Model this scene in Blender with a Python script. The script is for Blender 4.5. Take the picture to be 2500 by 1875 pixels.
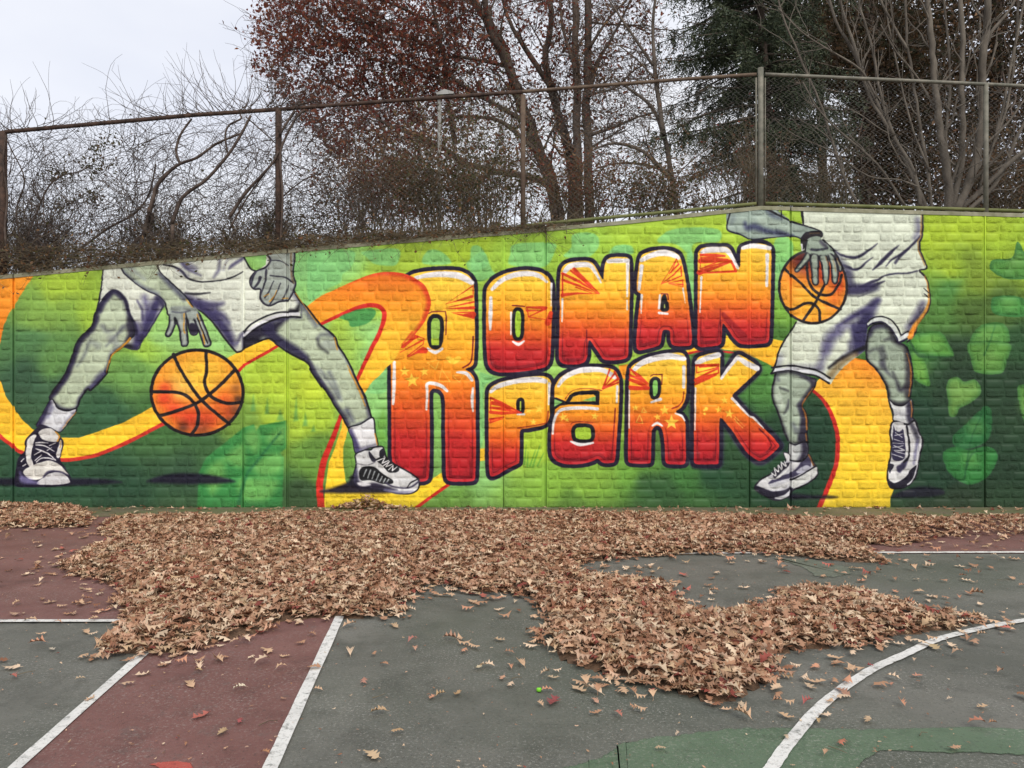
import bpy, math, random
import numpy as np
from mathutils import Vector, Matrix, Euler

for o in list(bpy.data.objects):
    bpy.data.objects.remove(o)
scene = bpy.context.scene
COL = scene.collection
random.seed(11)
RNG = np.random.default_rng(11)
R = math.radians

# ---------------------------------------------------------------- camera
F, CX, HY, EYE, WALLY = 1853.0, 1250.0, 973.0, 1.527, 10.6     # focal length in photo pixels, horizon row, eye height, wall distance
PX = WALLY / F
cam = bpy.data.objects.new('camera', bpy.data.cameras.new('camera'))
COL.objects.link(cam)
cam.location = (0, 0, EYE)
cam.rotation_euler = (R(90), 0, 0)
cam.data.sensor_width = 36.0
cam.data.lens = 36.0 * F / 2500.0
cam.data.shift_y = 35.5 / 2500.0
cam.data.clip_start = .05
cam.data.clip_end = 2000
scene.camera = cam

# ---------------------------------------------------------------- daylight under a pale overcast sky
SUN_EL, SUN_ROT = R(43), R(160)
world = bpy.data.worlds.new('World')
scene.world = world
world.use_nodes = True
nt = world.node_tree
nt.nodes.clear()
wo = nt.nodes.new('ShaderNodeOutputWorld')
sky = nt.nodes.new('ShaderNodeTexSky')
sky.sky_type = 'NISHITA'
sky.sun_disc = False
sky.sun_elevation = SUN_EL
sky.sun_rotation = SUN_ROT
bg1 = nt.nodes.new('ShaderNodeBackground')
bg1.inputs['Strength'].default_value = .07
nt.links.new(sky.outputs[0], bg1.inputs['Color'])
tc = nt.nodes.new('ShaderNodeTexCoord')
mp = nt.nodes.new('ShaderNodeMapping')
mp.inputs['Scale'].default_value = (1, 1, 2.2)
nz = nt.nodes.new('ShaderNodeTexNoise')
nz.inputs['Scale'].default_value = 2.3
nz.inputs['Detail'].default_value = 5
nz.inputs['Roughness'].default_value = .45
cr = nt.nodes.new('ShaderNodeValToRGB')
cr.color_ramp.elements[0].position = .32
cr.color_ramp.elements[0].color = (.445, .462, .52, 1)
cr.color_ramp.elements[1].position = .62
cr.color_ramp.elements[1].color = (.55, .556, .58, 1)
bg2 = nt.nodes.new('ShaderNodeBackground')
bg2.inputs['Strength'].default_value = 1.0
mx = nt.nodes.new('ShaderNodeMixShader')
mx.inputs[0].default_value = .9
nt.links.new(tc.outputs['Generated'], mp.inputs[0])
nt.links.new(mp.outputs[0], nz.inputs['Vector'])
nt.links.new(nz.outputs['Fac'], cr.inputs[0])
nt.links.new(cr.outputs[0], bg2.inputs['Color'])
nt.links.new(bg1.outputs[0], mx.inputs[1])
nt.links.new(bg2.outputs[0], mx.inputs[2])
nt.links.new(mx.outputs[0], wo.inputs[0])

sun = bpy.data.objects.new('sun', bpy.data.lights.new('sun', 'SUN'))
COL.objects.link(sun)
sun.data.energy = 1.5
sun.data.angle = R(40)
sun.data.color = (1, .93, .82)
sd = Vector((math.sin(SUN_ROT) * math.cos(SUN_EL), math.cos(SUN_ROT) * math.cos(SUN_EL), math.sin(SUN_EL)))
sun.rotation_euler = sd.to_track_quat('Z', 'Y').to_euler()
sun.location = sd * 30

scene.view_settings.view_transform = 'Standard'
scene.view_settings.look = 'None'
scene.view_settings.gamma = 1
scene.view_settings.use_curve_mapping = False
scene.view_settings.exposure = .92
scene.cycles.max_bounces = 6
scene.cycles.diffuse_bounces = 3
scene.cycles.glossy_bounces = 2
scene.cycles.transparent_max_bounces = 4

# ---------------------------------------------------------------- helpers
def W(x, y, Y=WALLY):
    """a point seen at photo pixel x, y, standing at distance Y"""
    return ((x - CX) * Y / F, Y, EYE - (y - HY) * Y / F)
def G(x, y):
    """a point of the court seen at photo pixel x, y"""
    Y = F * EYE / (y - HY)
    return ((x - CX) * Y / F, Y)

def lin(c):
    return tuple((v / 255 / 12.92 if v / 255 < .04045 else ((v / 255 + .055) / 1.055) ** 2.4) for v in c)

def link(name, me, mat=None, parent=None, kind=None, smooth=False):
    o = bpy.data.objects.new(name, me)
    COL.objects.link(o)
    if mat is not None and not me.materials:
        me.materials.append(mat)
    if parent is not None:
        o.parent = parent
    if kind:
        o['kind'] = kind
    if smooth:
        me.polygons.foreach_set('use_smooth', np.ones(len(me.polygons), bool))
    return o

def np_mesh(name, v, f, col=None):
    """v (N,3), f (M,3|4) arrays or list of such arrays of faces"""
    fs = f if isinstance(f, list) and isinstance(f[0], np.ndarray) else [f]
    fs = [np.asarray(q, np.int32) for q in fs if len(q)]
    me = bpy.data.meshes.new(name)
    v = np.asarray(v, np.float32)
    me.vertices.add(len(v)); me.vertices.foreach_set('co', v.ravel())
    loops = np.concatenate([q.ravel() for q in fs])
    tot = np.concatenate([np.full(len(q), q.shape[1], np.int32) for q in fs])
    me.loops.add(len(loops)); me.loops.foreach_set('vertex_index', loops)
    me.polygons.add(len(tot))
    me.polygons.foreach_set('loop_start', np.concatenate([[0], np.cumsum(tot)[:-1]]).astype(np.int32))
    me.update(calc_edges=True)
    if col is not None:
        a = me.attributes.new('tint', 'FLOAT_COLOR', 'POINT')
        c = np.ones((len(v), 4), np.float32); c[:, :3] = col
        a.data.foreach_set('color', c.ravel())
    return me

def thing(name, label, cat, loc=(0, 0, 0), group=None):
    o = bpy.data.objects.new(name, None)
    COL.objects.link(o)
    o.location = loc
    o.empty_display_size = .1
    tag(o, label, cat, group)
    return o
def tag(o, label, cat, group=None):
    o['label'] = label; o['category'] = cat
    if group: o['group'] = group
    return o

class Tubes:
    """collects tapered tubes and builds them as one mesh"""
    def __init__(self):
        self.v, self.f, self.n = [], [], 0
    def add(self, pts, rad, sides=5, cap=True):
        p = np.asarray(pts, np.float32); n = len(p)
        r = np.interp(np.linspace(0, 1, n), np.linspace(0, 1, len(rad)), rad) if np.ndim(rad) else np.full(n, rad)
        t = np.gradient(p, axis=0); t /= np.linalg.norm(t, axis=1)[:, None] + 1e-9
        ref = np.array([0, 1, 0], np.float32) if abs(t[:, 1]).mean() < .8 else np.array([1, 0, 0], np.float32)
        u = np.cross(t, ref); u /= np.linalg.norm(u, axis=1)[:, None] + 1e-9
        w = np.cross(t, u)
        a = np.linspace(0, 2 * np.pi, sides, endpoint=False)
        ring = p[:, None] + r[:, None, None] * (np.cos(a)[None, :, None] * u[:, None] + np.sin(a)[None, :, None] * w[:, None])
        i = np.arange(n - 1)[:, None] * sides; j = np.arange(sides)[None]; k = (j + 1) % sides
        q = np.stack([i + j, i + k, i + sides + k, i + sides + j], -1).reshape(-1, 4) + self.n
        self.v.append(ring.reshape(-1, 3)); self.f.append(q); self.n += n * sides
        if cap and sides == 4:
            self.f.append(np.array([[0, 1, 2, 3], [self.n - 1, self.n - 2, self.n - 3, self.n - 4]]) + np.array([[self.n - n * sides], [0]]))
        elif cap and sides > 5:
            c0, c1 = self.n, self.n + 1
            self.v.append(p[[0, -1]]); b0 = self.n - n * sides; b1 = self.n - sides
            jj = np.arange(sides); kk = (jj + 1) % sides
            z0 = np.full(sides, c0); z1 = np.full(sides, c1)
            self.f.append(np.stack([b0 + kk, b0 + jj, z0, z0], 1)[:, :3]); self.f.append(np.stack([b1 + jj, b1 + kk, z1], 1))
            self.n += 2
    def mesh(self, name):
        q4 = [q for q in self.f if q.shape[1] == 4]; q3 = [q for q in self.f if q.shape[1] == 3]
        fs = []
        if q4: fs.append(np.concatenate(q4))
        if q3: fs.append(np.concatenate(q3))
        return np_mesh(name, np.concatenate(self.v), fs)
    def build(self, name, mat, parent=None, kind=None, smooth=True, origin=None):
        me = self.mesh(name)
        o = link(name, me, mat, parent, kind, smooth)
        if parent is not None:
            o.matrix_parent_inverse = Matrix.Translation(-Vector(parent.location))
        return o

def box_mesh(name, x0, x1, y0, y1, z0, z1):
    v = [(x, y, z) for x in (x0, x1) for y in (y0, y1) for z in (z0, z1)]
    return np_mesh(name, v, [(0, 1, 3, 2), (4, 6, 7, 5), (0, 4, 5, 1), (2, 3, 7, 6), (0, 2, 6, 4), (1, 5, 7, 3)])

# ---------------------------------------------------------------- materials
def nodes(name):
    m = bpy.data.materials.new(name); m.use_nodes = True
    t = m.node_tree
    b = t.nodes['Principled BSDF']
    return m, t, b
def N(t, typ, **kw):
    n = t.nodes.new(typ)
    for k, v in kw.items():
        if k in n.inputs: n.inputs[k].default_value = v
        else: setattr(n, k, v)
    return n
def mixc(t, a, b, fac, mode='MIX'):
    n = t.nodes.new('ShaderNodeMix'); n.data_type = 'RGBA'; n.blend_type = mode
    for sock, val in ((n.inputs[0], fac), (n.inputs[6], a), (n.inputs[7], b)):
        if isinstance(val, bpy.types.NodeSocket): t.links.new(val, sock)
        elif isinstance(val, (int, float)): sock.default_value = val
        else: sock.default_value = (*val, 1)
    return n.outputs[2]
def ramp(t, src, p0, p1, c0=(0, 0, 0), c1=(1, 1, 1)):
    n = t.nodes.new('ShaderNodeValToRGB')
    n.color_ramp.elements[0].position = p0; n.color_ramp.elements[1].position = p1
    n.color_ramp.elements[0].color = (*c0, 1); n.color_ramp.elements[1].color = (*c1, 1)
    t.links.new(src, n.inputs[0])
    return n.outputs[0]
def noise(t, scale, detail=4, rough=.55, vec=None, dist=0.):
    n = N(t, 'ShaderNodeTexNoise', Scale=scale, Detail=detail, Roughness=rough, Distortion=dist)
    if vec is not None: t.links.new(vec, n.inputs['Vector'])
    return n.outputs['Fac']
def bump(t, b, h, strength, dist=.02):
    n = N(t, 'ShaderNodeBump', Strength=strength, Distance=dist)
    t.links.new(h, n.inputs['Height']); t.links.new(n.outputs[0], b.inputs['Normal'])
def pos(t):
    return t.nodes.new('ShaderNodeNewGeometry').outputs['Position']

def simple(name, c0, c1, scale=6., rough=.8, bs=.3, bscale=30., detail=4, spec=.3, stretch=None):
    m, t, b = nodes(name)
    v = pos(t)
    if stretch:
        mpn = N(t, 'ShaderNodeMapping'); mpn.inputs['Scale'].default_value = stretch
        t.links.new(v, mpn.inputs[0]); v = mpn.outputs[0]
    n = noise(t, scale, detail, .6, v)
    t.links.new(mixc(t, c0, c1, ramp(t, n, .33, .67)), b.inputs['Base Color'])
    b.inputs['Roughness'].default_value = rough
    b.inputs['Specular IOR Level'].default_value = spec
    if bs: bump(t, b, noise(t, bscale, 4, .6, v), bs, .01)
    return m
def leafmat(name, c0=None, c1=None, trans=.25):
    m, t, b = nodes(name)
    if c0 is None:
        at = N(t, 'ShaderNodeAttribute', attribute_name='tint'); c = at.outputs['Color']
        c = mixc(t, c, (.55, .5, .45), mixf(t, noise(t, 60, 3, .6, pos(t)), .3), 'MULTIPLY')
    else:
        c = mixc(t, c0, c1, ramp(t, noise(t, 3., 3, .6, pos(t)), .3, .7))
    t.links.new(c, b.inputs['Base Color'])
    b.inputs['Roughness'].default_value = .6; b.inputs['Specular IOR Level'].default_value = .25
    if trans:
        tr = t.nodes.new('ShaderNodeBsdfTranslucent'); t.links.new(c, tr.inputs[0])
        ms = t.nodes.new('ShaderNodeMixShader'); ms.inputs[0].default_value = trans
        t.links.new(b.outputs[0], ms.inputs[1]); t.links.new(tr.outputs[0], ms.inputs[2])
        t.links.new(ms.outputs[0], t.nodes['Material Output'].inputs[0])
    return m
def mixf(t, src, k):
    n = N(t, 'ShaderNodeMath', operation='MULTIPLY'); t.links.new(src, n.inputs[0]); n.inputs[1].default_value = k
    return n.outputs[0]
# ---------------------------------------------------------------- the mural, painted as flat paint in code
MX0, MX1, MY0, MY1 = -420, 2920, 490, 1260          # extent of the painted sheet, in wall units (1 unit = PX metres)
MS = 1.0
MW, MH = int((MX1 - MX0) * MS), int((MY1 - MY0) * MS)
K = 4.424

def T(ox, oy, s):
    out = []
    for p in s.split():
        a, b = p.split(',')
        out.append((ox + float(a) / K, oy + float(b) / K))
    return np.array(out, np.float32)

def crom(p, closed=True, n=5):
    p = np.asarray(p, np.float32)
    if len(p) < 3:
        return p
    m = len(p); out = []
    for i in range(m if closed else m - 1):
        if closed:
            a, b, c, d = p[i - 1], p[i], p[(i + 1) % m], p[(i + 2) % m]
        else:
            a, b, c, d = p[max(i - 1, 0)], p[i], p[i + 1], p[min(i + 2, m - 1)]
        for k in range(n):
            t = k / n
            out.append(.5 * (2 * b + (c - a) * t + (2 * a - 5 * b + 4 * c - d) * t * t + (3 * b - a - 3 * c + d) * t ** 3))
    if not closed:
        out.append(p[-1])
    return np.array(out, np.float32)

def chaikin(p, it=2, r=.25):
    p = np.asarray(p, np.float32)
    for _ in range(it):
        q = np.roll(p, -1, 0)
        p = np.stack([p * (1 - r) + q * r, p * r + q * (1 - r)], 1).reshape(-1, 2)
    return p

def frac_noise(h, w, cell, rng):
    gh, gw = int(h / cell) + 3, int(w / cell) + 3
    g = rng.random((gh, gw)).astype(np.float32)
    yy = np.arange(h) / cell; xx = np.arange(w) / cell
    y0 = yy.astype(int); x0 = xx.astype(int)
    fy = (yy - y0)[:, None]; fx = (xx - x0)[None, :]
    fy = fy * fy * (3 - 2 * fy); fx = fx * fx * (3 - 2 * fx)
    a = g[y0][:, x0]; b = g[y0][:, x0 + 1]; c = g[y0 + 1][:, x0]; d = g[y0 + 1][:, x0 + 1]
    return (a * (1 - fx) + b * fx) * (1 - fy) + (c * (1 - fx) + d * fx) * fy

class Mural:
    def __init__(self):
        self.rng = np.random.default_rng(5)
        self.a = np.zeros((MH, MW, 3), np.float32)
        self.wob = (frac_noise(MH, MW, 7, self.rng) - .5) * 1.6 + (frac_noise(MH, MW, 22, self.rng) - .5) * 1.4
    def box(self, p, pad):
        x0 = max(int((p[:, 0].min() - pad - MX0) * MS), 0); x1 = min(int((p[:, 0].max() + pad - MX0) * MS) + 2, MW)
        y0 = max(int((p[:, 1].min() - pad - MY0) * MS), 0); y1 = min(int((p[:, 1].max() + pad - MY0) * MS) + 2, MH)
        return x0, x1, y0, y1
    def grid(self, b):
        x0, x1, y0, y1 = b
        return (np.arange(x0, x1, dtype=np.float32) / MS + MX0)[None, :], (np.arange(y0, y1, dtype=np.float32) / MS + MY0)[:, None]
    def segdist(self, X, Y, p, closed, w=None):
        n = len(p); best = np.full((Y.shape[0], X.shape[1]), 1e9, np.float32)
        for i in range(n if closed else n - 1):
            ax, ay = p[i]; bx, by = p[(i + 1) % n]
            dx, dy = bx - ax, by - ay; L = dx * dx + dy * dy + 1e-9
            t = np.clip(((X - ax) * dx + (Y - ay) * dy) / L, 0, 1)
            d = np.hypot(X - ax - t * dx, Y - ay - t * dy)
            if w is not None:
                d = d - (w[i] * (1 - t) + w[min(i + 1, n - 1)] * t)
            np.minimum(best, d, out=best)
        return best
    def inside(self, X, Y, p):
        n = len(p); r = np.zeros((Y.shape[0], X.shape[1]), bool)
        for i in range(n):
            ax, ay = p[i]; bx, by = p[(i + 1) % n]
            if ay == by:
                continue
            c = ((ay > Y) != (by > Y)) & (X < (bx - ax) * (Y - ay) / (by - ay) + ax)
            r ^= c
        return r
    def sdf(self, p, pad):
        b = self.box(p, pad); X, Y = self.grid(b)
        if b[1] <= b[0] or b[3] <= b[2]:
            return None
        d = self.segdist(X, Y, p, True)
        d = np.where(self.inside(X, Y, p), -d, d) + self.wob[b[2]:b[3], b[0]:b[1]] * .55
        return b, X, Y, d
    def mix(self, b, m, col):
        s = self.a[b[2]:b[3], b[0]:b[1]]
        m = m[..., None]
        s *= 1 - m
        s += m * (np.asarray(col, np.float32) / 255 if not isinstance(col, np.ndarray) else col)
    def fill(self, p, col, soft=.8, alpha=1., grow=0.):
        r = self.sdf(p, abs(grow) + soft + 4)
        if r is None: return
        b, X, Y, d = r
        self.mix(b, np.clip(.5 - (d - grow) / (2 * soft), 0, 1) * alpha, col)
    def fgrad(self, p, stops, y0, y1, soft=.8, skew=0.):
        b, X, Y, d = self.sdf(p, soft + 4)
        t = (Y + skew * (X - p[:, 0].mean()) - y0) / (y1 - y0) + self.wob[b[2]:b[3], b[0]:b[1]] * .012
        ts = [s[0] for s in stops]
        col = np.stack([np.interp(t, ts, [s[1][k] / 255 for s in stops]) for k in range(3)], -1).astype(np.float32)
        self.mix(b, np.clip(.5 - d / (2 * soft), 0, 1), col)
    def edge(self, p, col, depth, alpha=.8, dx=0., dy=0., clip=None):
        """airbrushed shade from the outline inwards; dx, dy shift it so one side is heavier"""
        r = self.sdf(p, 4)
        b, X, Y, d = r
        if dx or dy:
            d2 = self.segdist(X, Y, p + np.array([dx, dy], np.float32), True)
            ins = self.inside(X, Y, p + np.array([dx, dy], np.float32))
            dd = np.where(ins, d2, -d2)
        else:
            dd = -d
        m = np.clip(1 - dd / depth, 0, 1) ** 1.5 * alpha * np.clip(.5 - d, 0, 1)
        self.mix(b, m, col)
    def stroke(self, p, w, col, soft=.8, alpha=1., closed=False, smooth=True, clip=None):
        """w: half width or (start, end) / list of half widths"""
        p = np.asarray(p, np.float32)
        n0 = len(p)
        ws = np.interp(np.linspace(0, 1, n0), np.linspace(0, 1, len(w)), w) if np.ndim(w) else np.full(n0, w)
        if smooth and n0 > 2:
            q = crom(p, closed)
            ws = np.interp(np.linspace(0, 1, len(q)), np.linspace(0, 1, n0), ws)
        else:
            q = p
        pad = float(max(ws)) + soft + 3
        b = self.box(q, pad)
        if b[1] <= b[0] or b[3] <= b[2]: return
        X, Y = self.grid(b)
        d = self.segdist(X, Y, q, closed, ws) + self.wob[b[2]:b[3], b[0]:b[1]] * .45
        m = np.clip(.5 - d / (2 * soft), 0, 1) * alpha
        if clip is not None:
            m = m * np.where(self.inside(X, Y, clip), 1, 0)
        self.mix(b, m, col)

def paint_mural():
    M = Mural(); rng = M.rng
    NAVY = (30, 24, 46); INK = (22, 20, 30); PURP = (52, 46, 88); WHITE = (226, 222, 222); RED = (208, 42, 32)
    SKIN = (178, 192, 160); CLOTH = (212, 217, 200); YEL = (253, 206, 46); ORA = (242, 144, 30); GOLD = (205, 140, 35)
    # ---- sprayed green ground: a field of soft colour spots
    spots = '''150,680,160,195,45 230,760,150,190,48 90,760,122,166,62 60,830,76,126,70 150,870,92,142,66 60,930,54,92,62 150,960,58,96,62
    250,1000,50,95,60 100,1150,40,80,55 300,1180,40,76,52 400,1010,62,110,52 330,900,104,158,70 350,850,150,195,55 400,830,150,205,110 550,830,150,210,112
    620,900,168,202,42 650,950,175,206,42 680,1020,160,195,42 600,1050,110,152,52 500,1090,60,105,55 450,1150,50,84,56 750,950,185,210,38 760,1020,165,200,42
    770,1120,100,150,52 740,1200,55,85,48 640,1200,60,130,60 760,780,140,205,110 760,860,180,208,40 870,740,175,208,40 830,820,165,205,60 830,900,160,205,70
    750,650,132,202,112 830,660,140,205,100 1000,640,158,192,42 1150,600,160,195,35 1250,640,150,195,50 1400,600,150,195,45 1600,570,160,198,40 1750,580,160,195,40
    900,850,142,206,112 900,970,140,206,108 930,1050,100,170,70 1240,1050,150,212,102 1140,1170,130,190,100 1100,1220,100,150,52 1200,800,150,205,80 1230,900,150,210,100
    1350,1180,130,182,52 1420,1170,130,180,52 1400,1230,95,142,48 1550,1160,108,168,52 1650,1150,62,122,52 1600,1200,48,90,46 1750,1150,35,76,46 1300,1080,170,205,40
    1800,1000,42,84,50 1780,1080,45,82,46 1850,950,70,130,52 1840,900,75,146,52 1520,1000,150,190,50 1500,800,160,200,60 1640,1080,80,120,50
    1890,600,160,196,42 1900,680,130,200,102 1900,760,120,180,52 1900,830,70,122,42 1700,700,140,200,70 2280,560,160,190,28 2400,560,160,190,28 2300,650,150,182,32 2450,610,150,186,32
    2380,670,120,150,35 2320,700,70,130,52 2300,780,75,126,46 2400,740,72,105,36 2250,850,50,110,46 2330,850,40,68,42 2480,840,40,80,42 2350,950,35,62,40
    2250,1000,30,66,44 2450,950,35,64,40 2300,1150,30,62,42 2450,1150,33,62,40 2450,1230,38,66,42 2330,1230,40,62,42 1950,1200,30,66,44 1950,1050,28,62,42 2050,1230,40,70,44
    -300,700,150,180,40 -300,950,60,120,60 -300,1180,40,78,52 2800,560,158,188,30 2800,750,72,110,40 2800,1000,35,64,40 2800,1200,36,64,40'''
    num = np.zeros_like(M.a); den = np.zeros((MH, MW), np.float32)
    X, Y = M.grid((0, MW, 0, MH))
    wx = (frac_noise(MH, MW, 60, rng) - .5) * 50; wy = (frac_noise(MH, MW, 60, rng) - .5) * 40
    for s in spots.split():
        x, y, r, g, bl = map(float, s.split(','))
        q = ((X + wx - x) ** 2 + ((Y + wy - y) * 1.15) ** 2)
        w = 1 / (q + 350.) ** 2
        num += w[..., None] * np.array([r, g, bl], np.float32); den += w
    M.a[:] = num / den[..., None] / 255
    # ---- mint camouflage patches
    MINT = (122, 200, 112)
    for tx, ty, s in ((750, 600, '50,90 490,50 470,230 380,300 350,400 200,470 20,590 0,300'), (750, 600, '600,60 980,30 960,200 800,210 700,180 640,120'),
                      (750, 600, '1300,50 1450,60 1550,190 1250,190'), (750, 600, '1750,150 1900,60 1990,250 2020,310 1850,380 1720,220'),
                      (1150, 570, '480,110 880,100 900,200 780,360 430,340 420,220'), (1150, 570, '1100,10 1330,0 1380,130 1250,260 1000,250 1080,150'),
                      (1150, 570, '1560,130 1720,130 1740,220 1500,220'), (1150, 570, '0,150 110,150 180,340 40,400 0,390'),
                      (1500, 550, '480,130 680,30 1110,40 1120,180 850,200 850,400 780,300 650,200 480,190'), (1500, 550, '0,230 150,220 170,300 0,300'),
                      (900, 850, '120,250 190,220 190,460 0,480 0,400'), (1760, 490, '580,420 760,420 760,660 580,780'),
                      (1500, 550, '780,330 850,330 840,900 800,600'), (1150, 850, '40,240 270,320 200,360 130,460 140,900 90,1050 90,300')):
        M.fill(crom(T(tx, ty, s)), MINT, soft=2.2, alpha=.85)
    # ---- painted plants
    M.fill(T(300, 800, '820,1560 900,1400 1050,1280 1300,1080 1410,1040 1440,1110 1480,1050 1760,1000 1760,1300 1700,1350 1735,1400 1720,1950 800,1950'), (48, 138, 62), soft=2, alpha=.9)
    for s in ('1320,1150 1430,1090 1480,1230 1430,1350 1330,1240', '1560,1180 1750,1050 1740,1230 1600,1240', '1100,1400 1300,1250 1300,1500 1150,1460', '1400,1500 1550,1380 1720,1370 1700,1560 1500,1600',
              '900,1550 1060,1420 1100,1600 960,1800', '1250,1650 1500,1620 1680,1660 1560,1850 1300,1850'):
        M.fill(crom(T(300, 800, s)), (112, 182, 82), soft=9, alpha=.75)
    M.stroke(T(300, 800, '1250,1900 1330,1600 1480,1400 1700,1130'), (5, 2), (34, 110, 60), soft=3, alpha=.8)
    for s in ('1870,740 1890,1000 1840,1010', '1970,920 1995,1060 1940,1060', '1560,760 1580,930 1530,930', '1410,720 1430,900 1380,900', '2060,1050 2075,1120 2030,1120', '1700,880 1740,1000 1660,1000'):
        M.fill(T(300, 800, s), (80, 150, 72), soft=3, alpha=.65)
    for s in ('160,640 195,850 80,850', '130,800 195,1000 90,1000'):
        M.fill(T(900, 850, s), (110, 175, 60), soft=4, alpha=.7)
    for s in ('1680,1250 1700,1040', '1710,1280 1720,1120', '1740,1270 1800,1100', '1770,1280 1850,1040', '1820,1270 1890,1130'):
        M.stroke(T(900, 850, s), (2.2, .6), (96, 165, 45), soft=1.4, alpha=.9)
    for tx, ty, s, c in ((2000, 500, '950,1480 1050,1400 1300,1370 1400,1500 1440,1640 1100,1600', (82, 150, 52)),
                         (2000, 500, '2140,395 2210,500 2300,560 2350,760 2050,800 1850,700 1880,590 2080,570', (74, 142, 54)),
                         (2000, 500, '1860,1050 1900,990 2100,980 2260,1050 2240,1200 1900,1180', (62, 140, 56)),
                         (2000, 500, '1690,1350 1800,1280 2000,1290 2040,1500 1700,1600 1620,1500', (84, 150, 60)),
                         (2000, 850, '1000,30 1130,130 1170,250 1185,410 1010,300', (92, 158, 52)),
                         (2000, 850, '1620,-60 2050,-60 2020,150 1960,270 1700,260 1640,120', (86, 146, 54)),
                         (2000, 850, '1370,420 1400,340 1490,310 1565,360 1680,335 1745,430 1720,520 1600,610 1510,650 1470,735 1400,720 1390,560', (102, 154, 62)),
                         (2000, 850, '1440,960 1600,800 1700,700 1800,620 1860,700 1840,950 1700,1060 1500,1080', (36, 108, 52)),
                         (2000, 850, '1350,1110 1480,1060 1620,1100 1780,1060 1900,1100 1920,1220 1800,1400 1600,1470 1420,1360 1345,1220', (46, 128, 54)),
                         (2000, 850, '2140,420 2300,460 2300,900 2200,760', (84, 140, 54))):
        q = crom(T(tx, ty, s)); M.fill(q, c, soft=1., alpha=.95)
        M.edge(q, (30, 90, 45), 14, .5)
        cx, cy = q.mean(0)
        M.fill(crom(np.array([(cx - 18, cy - 12), (cx + 12, cy - 18), (cx + 20, cy + 8), (cx - 10, cy + 14)])), (134, 184, 84), soft=12, alpha=.3)
    M.stroke(T(2000, 850, '1800,1100 1640,1150 1560,1420'), (1, 2), (22, 80, 40), soft=2, alpha=.7)
    M.stroke(T(2000, 850, '1790,650 1650,950 1580,1300'), (1, 2), (22, 80, 40), soft=2, alpha=.7)
    M.stroke(T(2000, 500, '1900,1290 1850,1450 1780,1620'), (1, 2), (32, 100, 45), soft=2, alpha=.6)
    M.stroke(T(2000, 500, '960,1440 1050,1600 1120,1640 1430,1640'), (2.5, 1.5), (26, 70, 34), soft=2.5, alpha=.8)
    # ---- the yellow ribbon, parts behind the letters
    M.fgrad(T(0, 600, '-1700,480 360,325 200,570 100,720 40,860 10,1000 -60,1300 -900,1700 -1700,1750'), ((0, (238, 150, 40)), (1, (240, 130, 28))), 670, 850)
    low = T(0, 900, '-1600,-500 0,730 130,835 230,900 450,965 650,982 800,978 1060,925 1360,800 1570,695 1900,520')
    up = T(0, 900, '-1600,-1100 -60,-20 0,130 60,290 150,430 250,560 350,650 560,740 850,745 1050,680 1330,580 1500,490 1800,330')
    M.fgrad(np.concatenate([up, low[::-1]]), ((0, (246, 180, 44)), (1, YEL)), 920, 1100)
    M.stroke(low, 4.6, (202, 52, 40))
    M.fgrad(T(400, 600, '560,1290 690,1210 860,1110 1120,1000 1260,1085 870,1280 780,1370'), ((0, YEL), (1, (250, 190, 50))), 820, 900)
    M.stroke(T(400, 600, '780,1380 870,1285 1240,1075'), 3.4, RED, smooth=False)
    yb = T(600, 900, '830,1560 870,1180 900,1000 960,850 1030,640 1040,500 1100,660 1050,850 1050,1000 1070,1200 1100,1260 1800,1300 1950,1230 2100,1130 2260,1050 2330,1060 2330,1140 2160,1265 1960,1400 1800,1560')
    M.fgrad(yb, ((0, (248, 180, 50)), (.5, YEL), (1, (236, 206, 44))), 1010, 1240)
    M.stroke(T(600, 900, '1030,490 965,680 890,870 840,1000 805,1180 795,1300 820,1560'), (4.5, 7, 8.5, 8.5), RED)
    M.stroke(T(600, 900, '2330,1150 2160,1270 1990,1390 1800,1530'), 3.8, RED)
    M.fill(T(900, 850, '1180,1090 1270,1075 1270,1210 1180,1220'), (240, 190, 46))
    # between the words
    M.fill(T(1150, 850, '1590,190 1690,170 1660,345 1610,300'), (240, 150, 34))
    M.fgrad(T(1500, 550, '760,1300 1150,1180 1180,1190 1720,1230 1830,1250 1720,1530 1640,1490 1540,1440 1350,1360 1100,1330 780,1380'), ((0, YEL), (1, (246, 170, 40))), 815, 900)
    M.stroke(T(1500, 550, '780,1385 1000,1350 1280,1375'), 2.6, RED)
    M.fill(T(1500, 550, '1180,1390 1290,1380 1200,1490'), (70, 130, 50))
    # right swoosh
    sw = T(1800, 900, '600,240 820,180 1000,-20 1150,-100 1260,-120 1400,-90 1500,0 1560,100 1600,200 1640,400 1690,560 1660,830 1640,1010 1620,1200 1690,1300 1655,1390 1645,1700 800,1700 880,1500 940,1380 985,1260 1035,1130 1072,1000 1083,850 1078,700 1040,560 980,420 900,310 810,235')
    M.fgrad(sw, ((0, (240, 140, 36)), (.3, (246, 185, 52)), (.6, YEL), (1, (236, 200, 46))), 870, 1200, skew=-.25)
    M.stroke(T(1800, 900, '760,200 820,240 900,310 980,420 1040,560 1078,700 1083,850 1072,1000 1035,1130 985,1260 935,1380 870,1520'), (3, 4.6, 5.2, 5.6, 5.6), (196, 40, 34))
    # ---- letters
    LG = ((0, (252, 208, 66)), (.28, (250, 186, 44)), (.48, (242, 146, 30)), (.64, (226, 92, 30)), (.8, (194, 40, 38)), (1, (170, 24, 38)))
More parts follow.
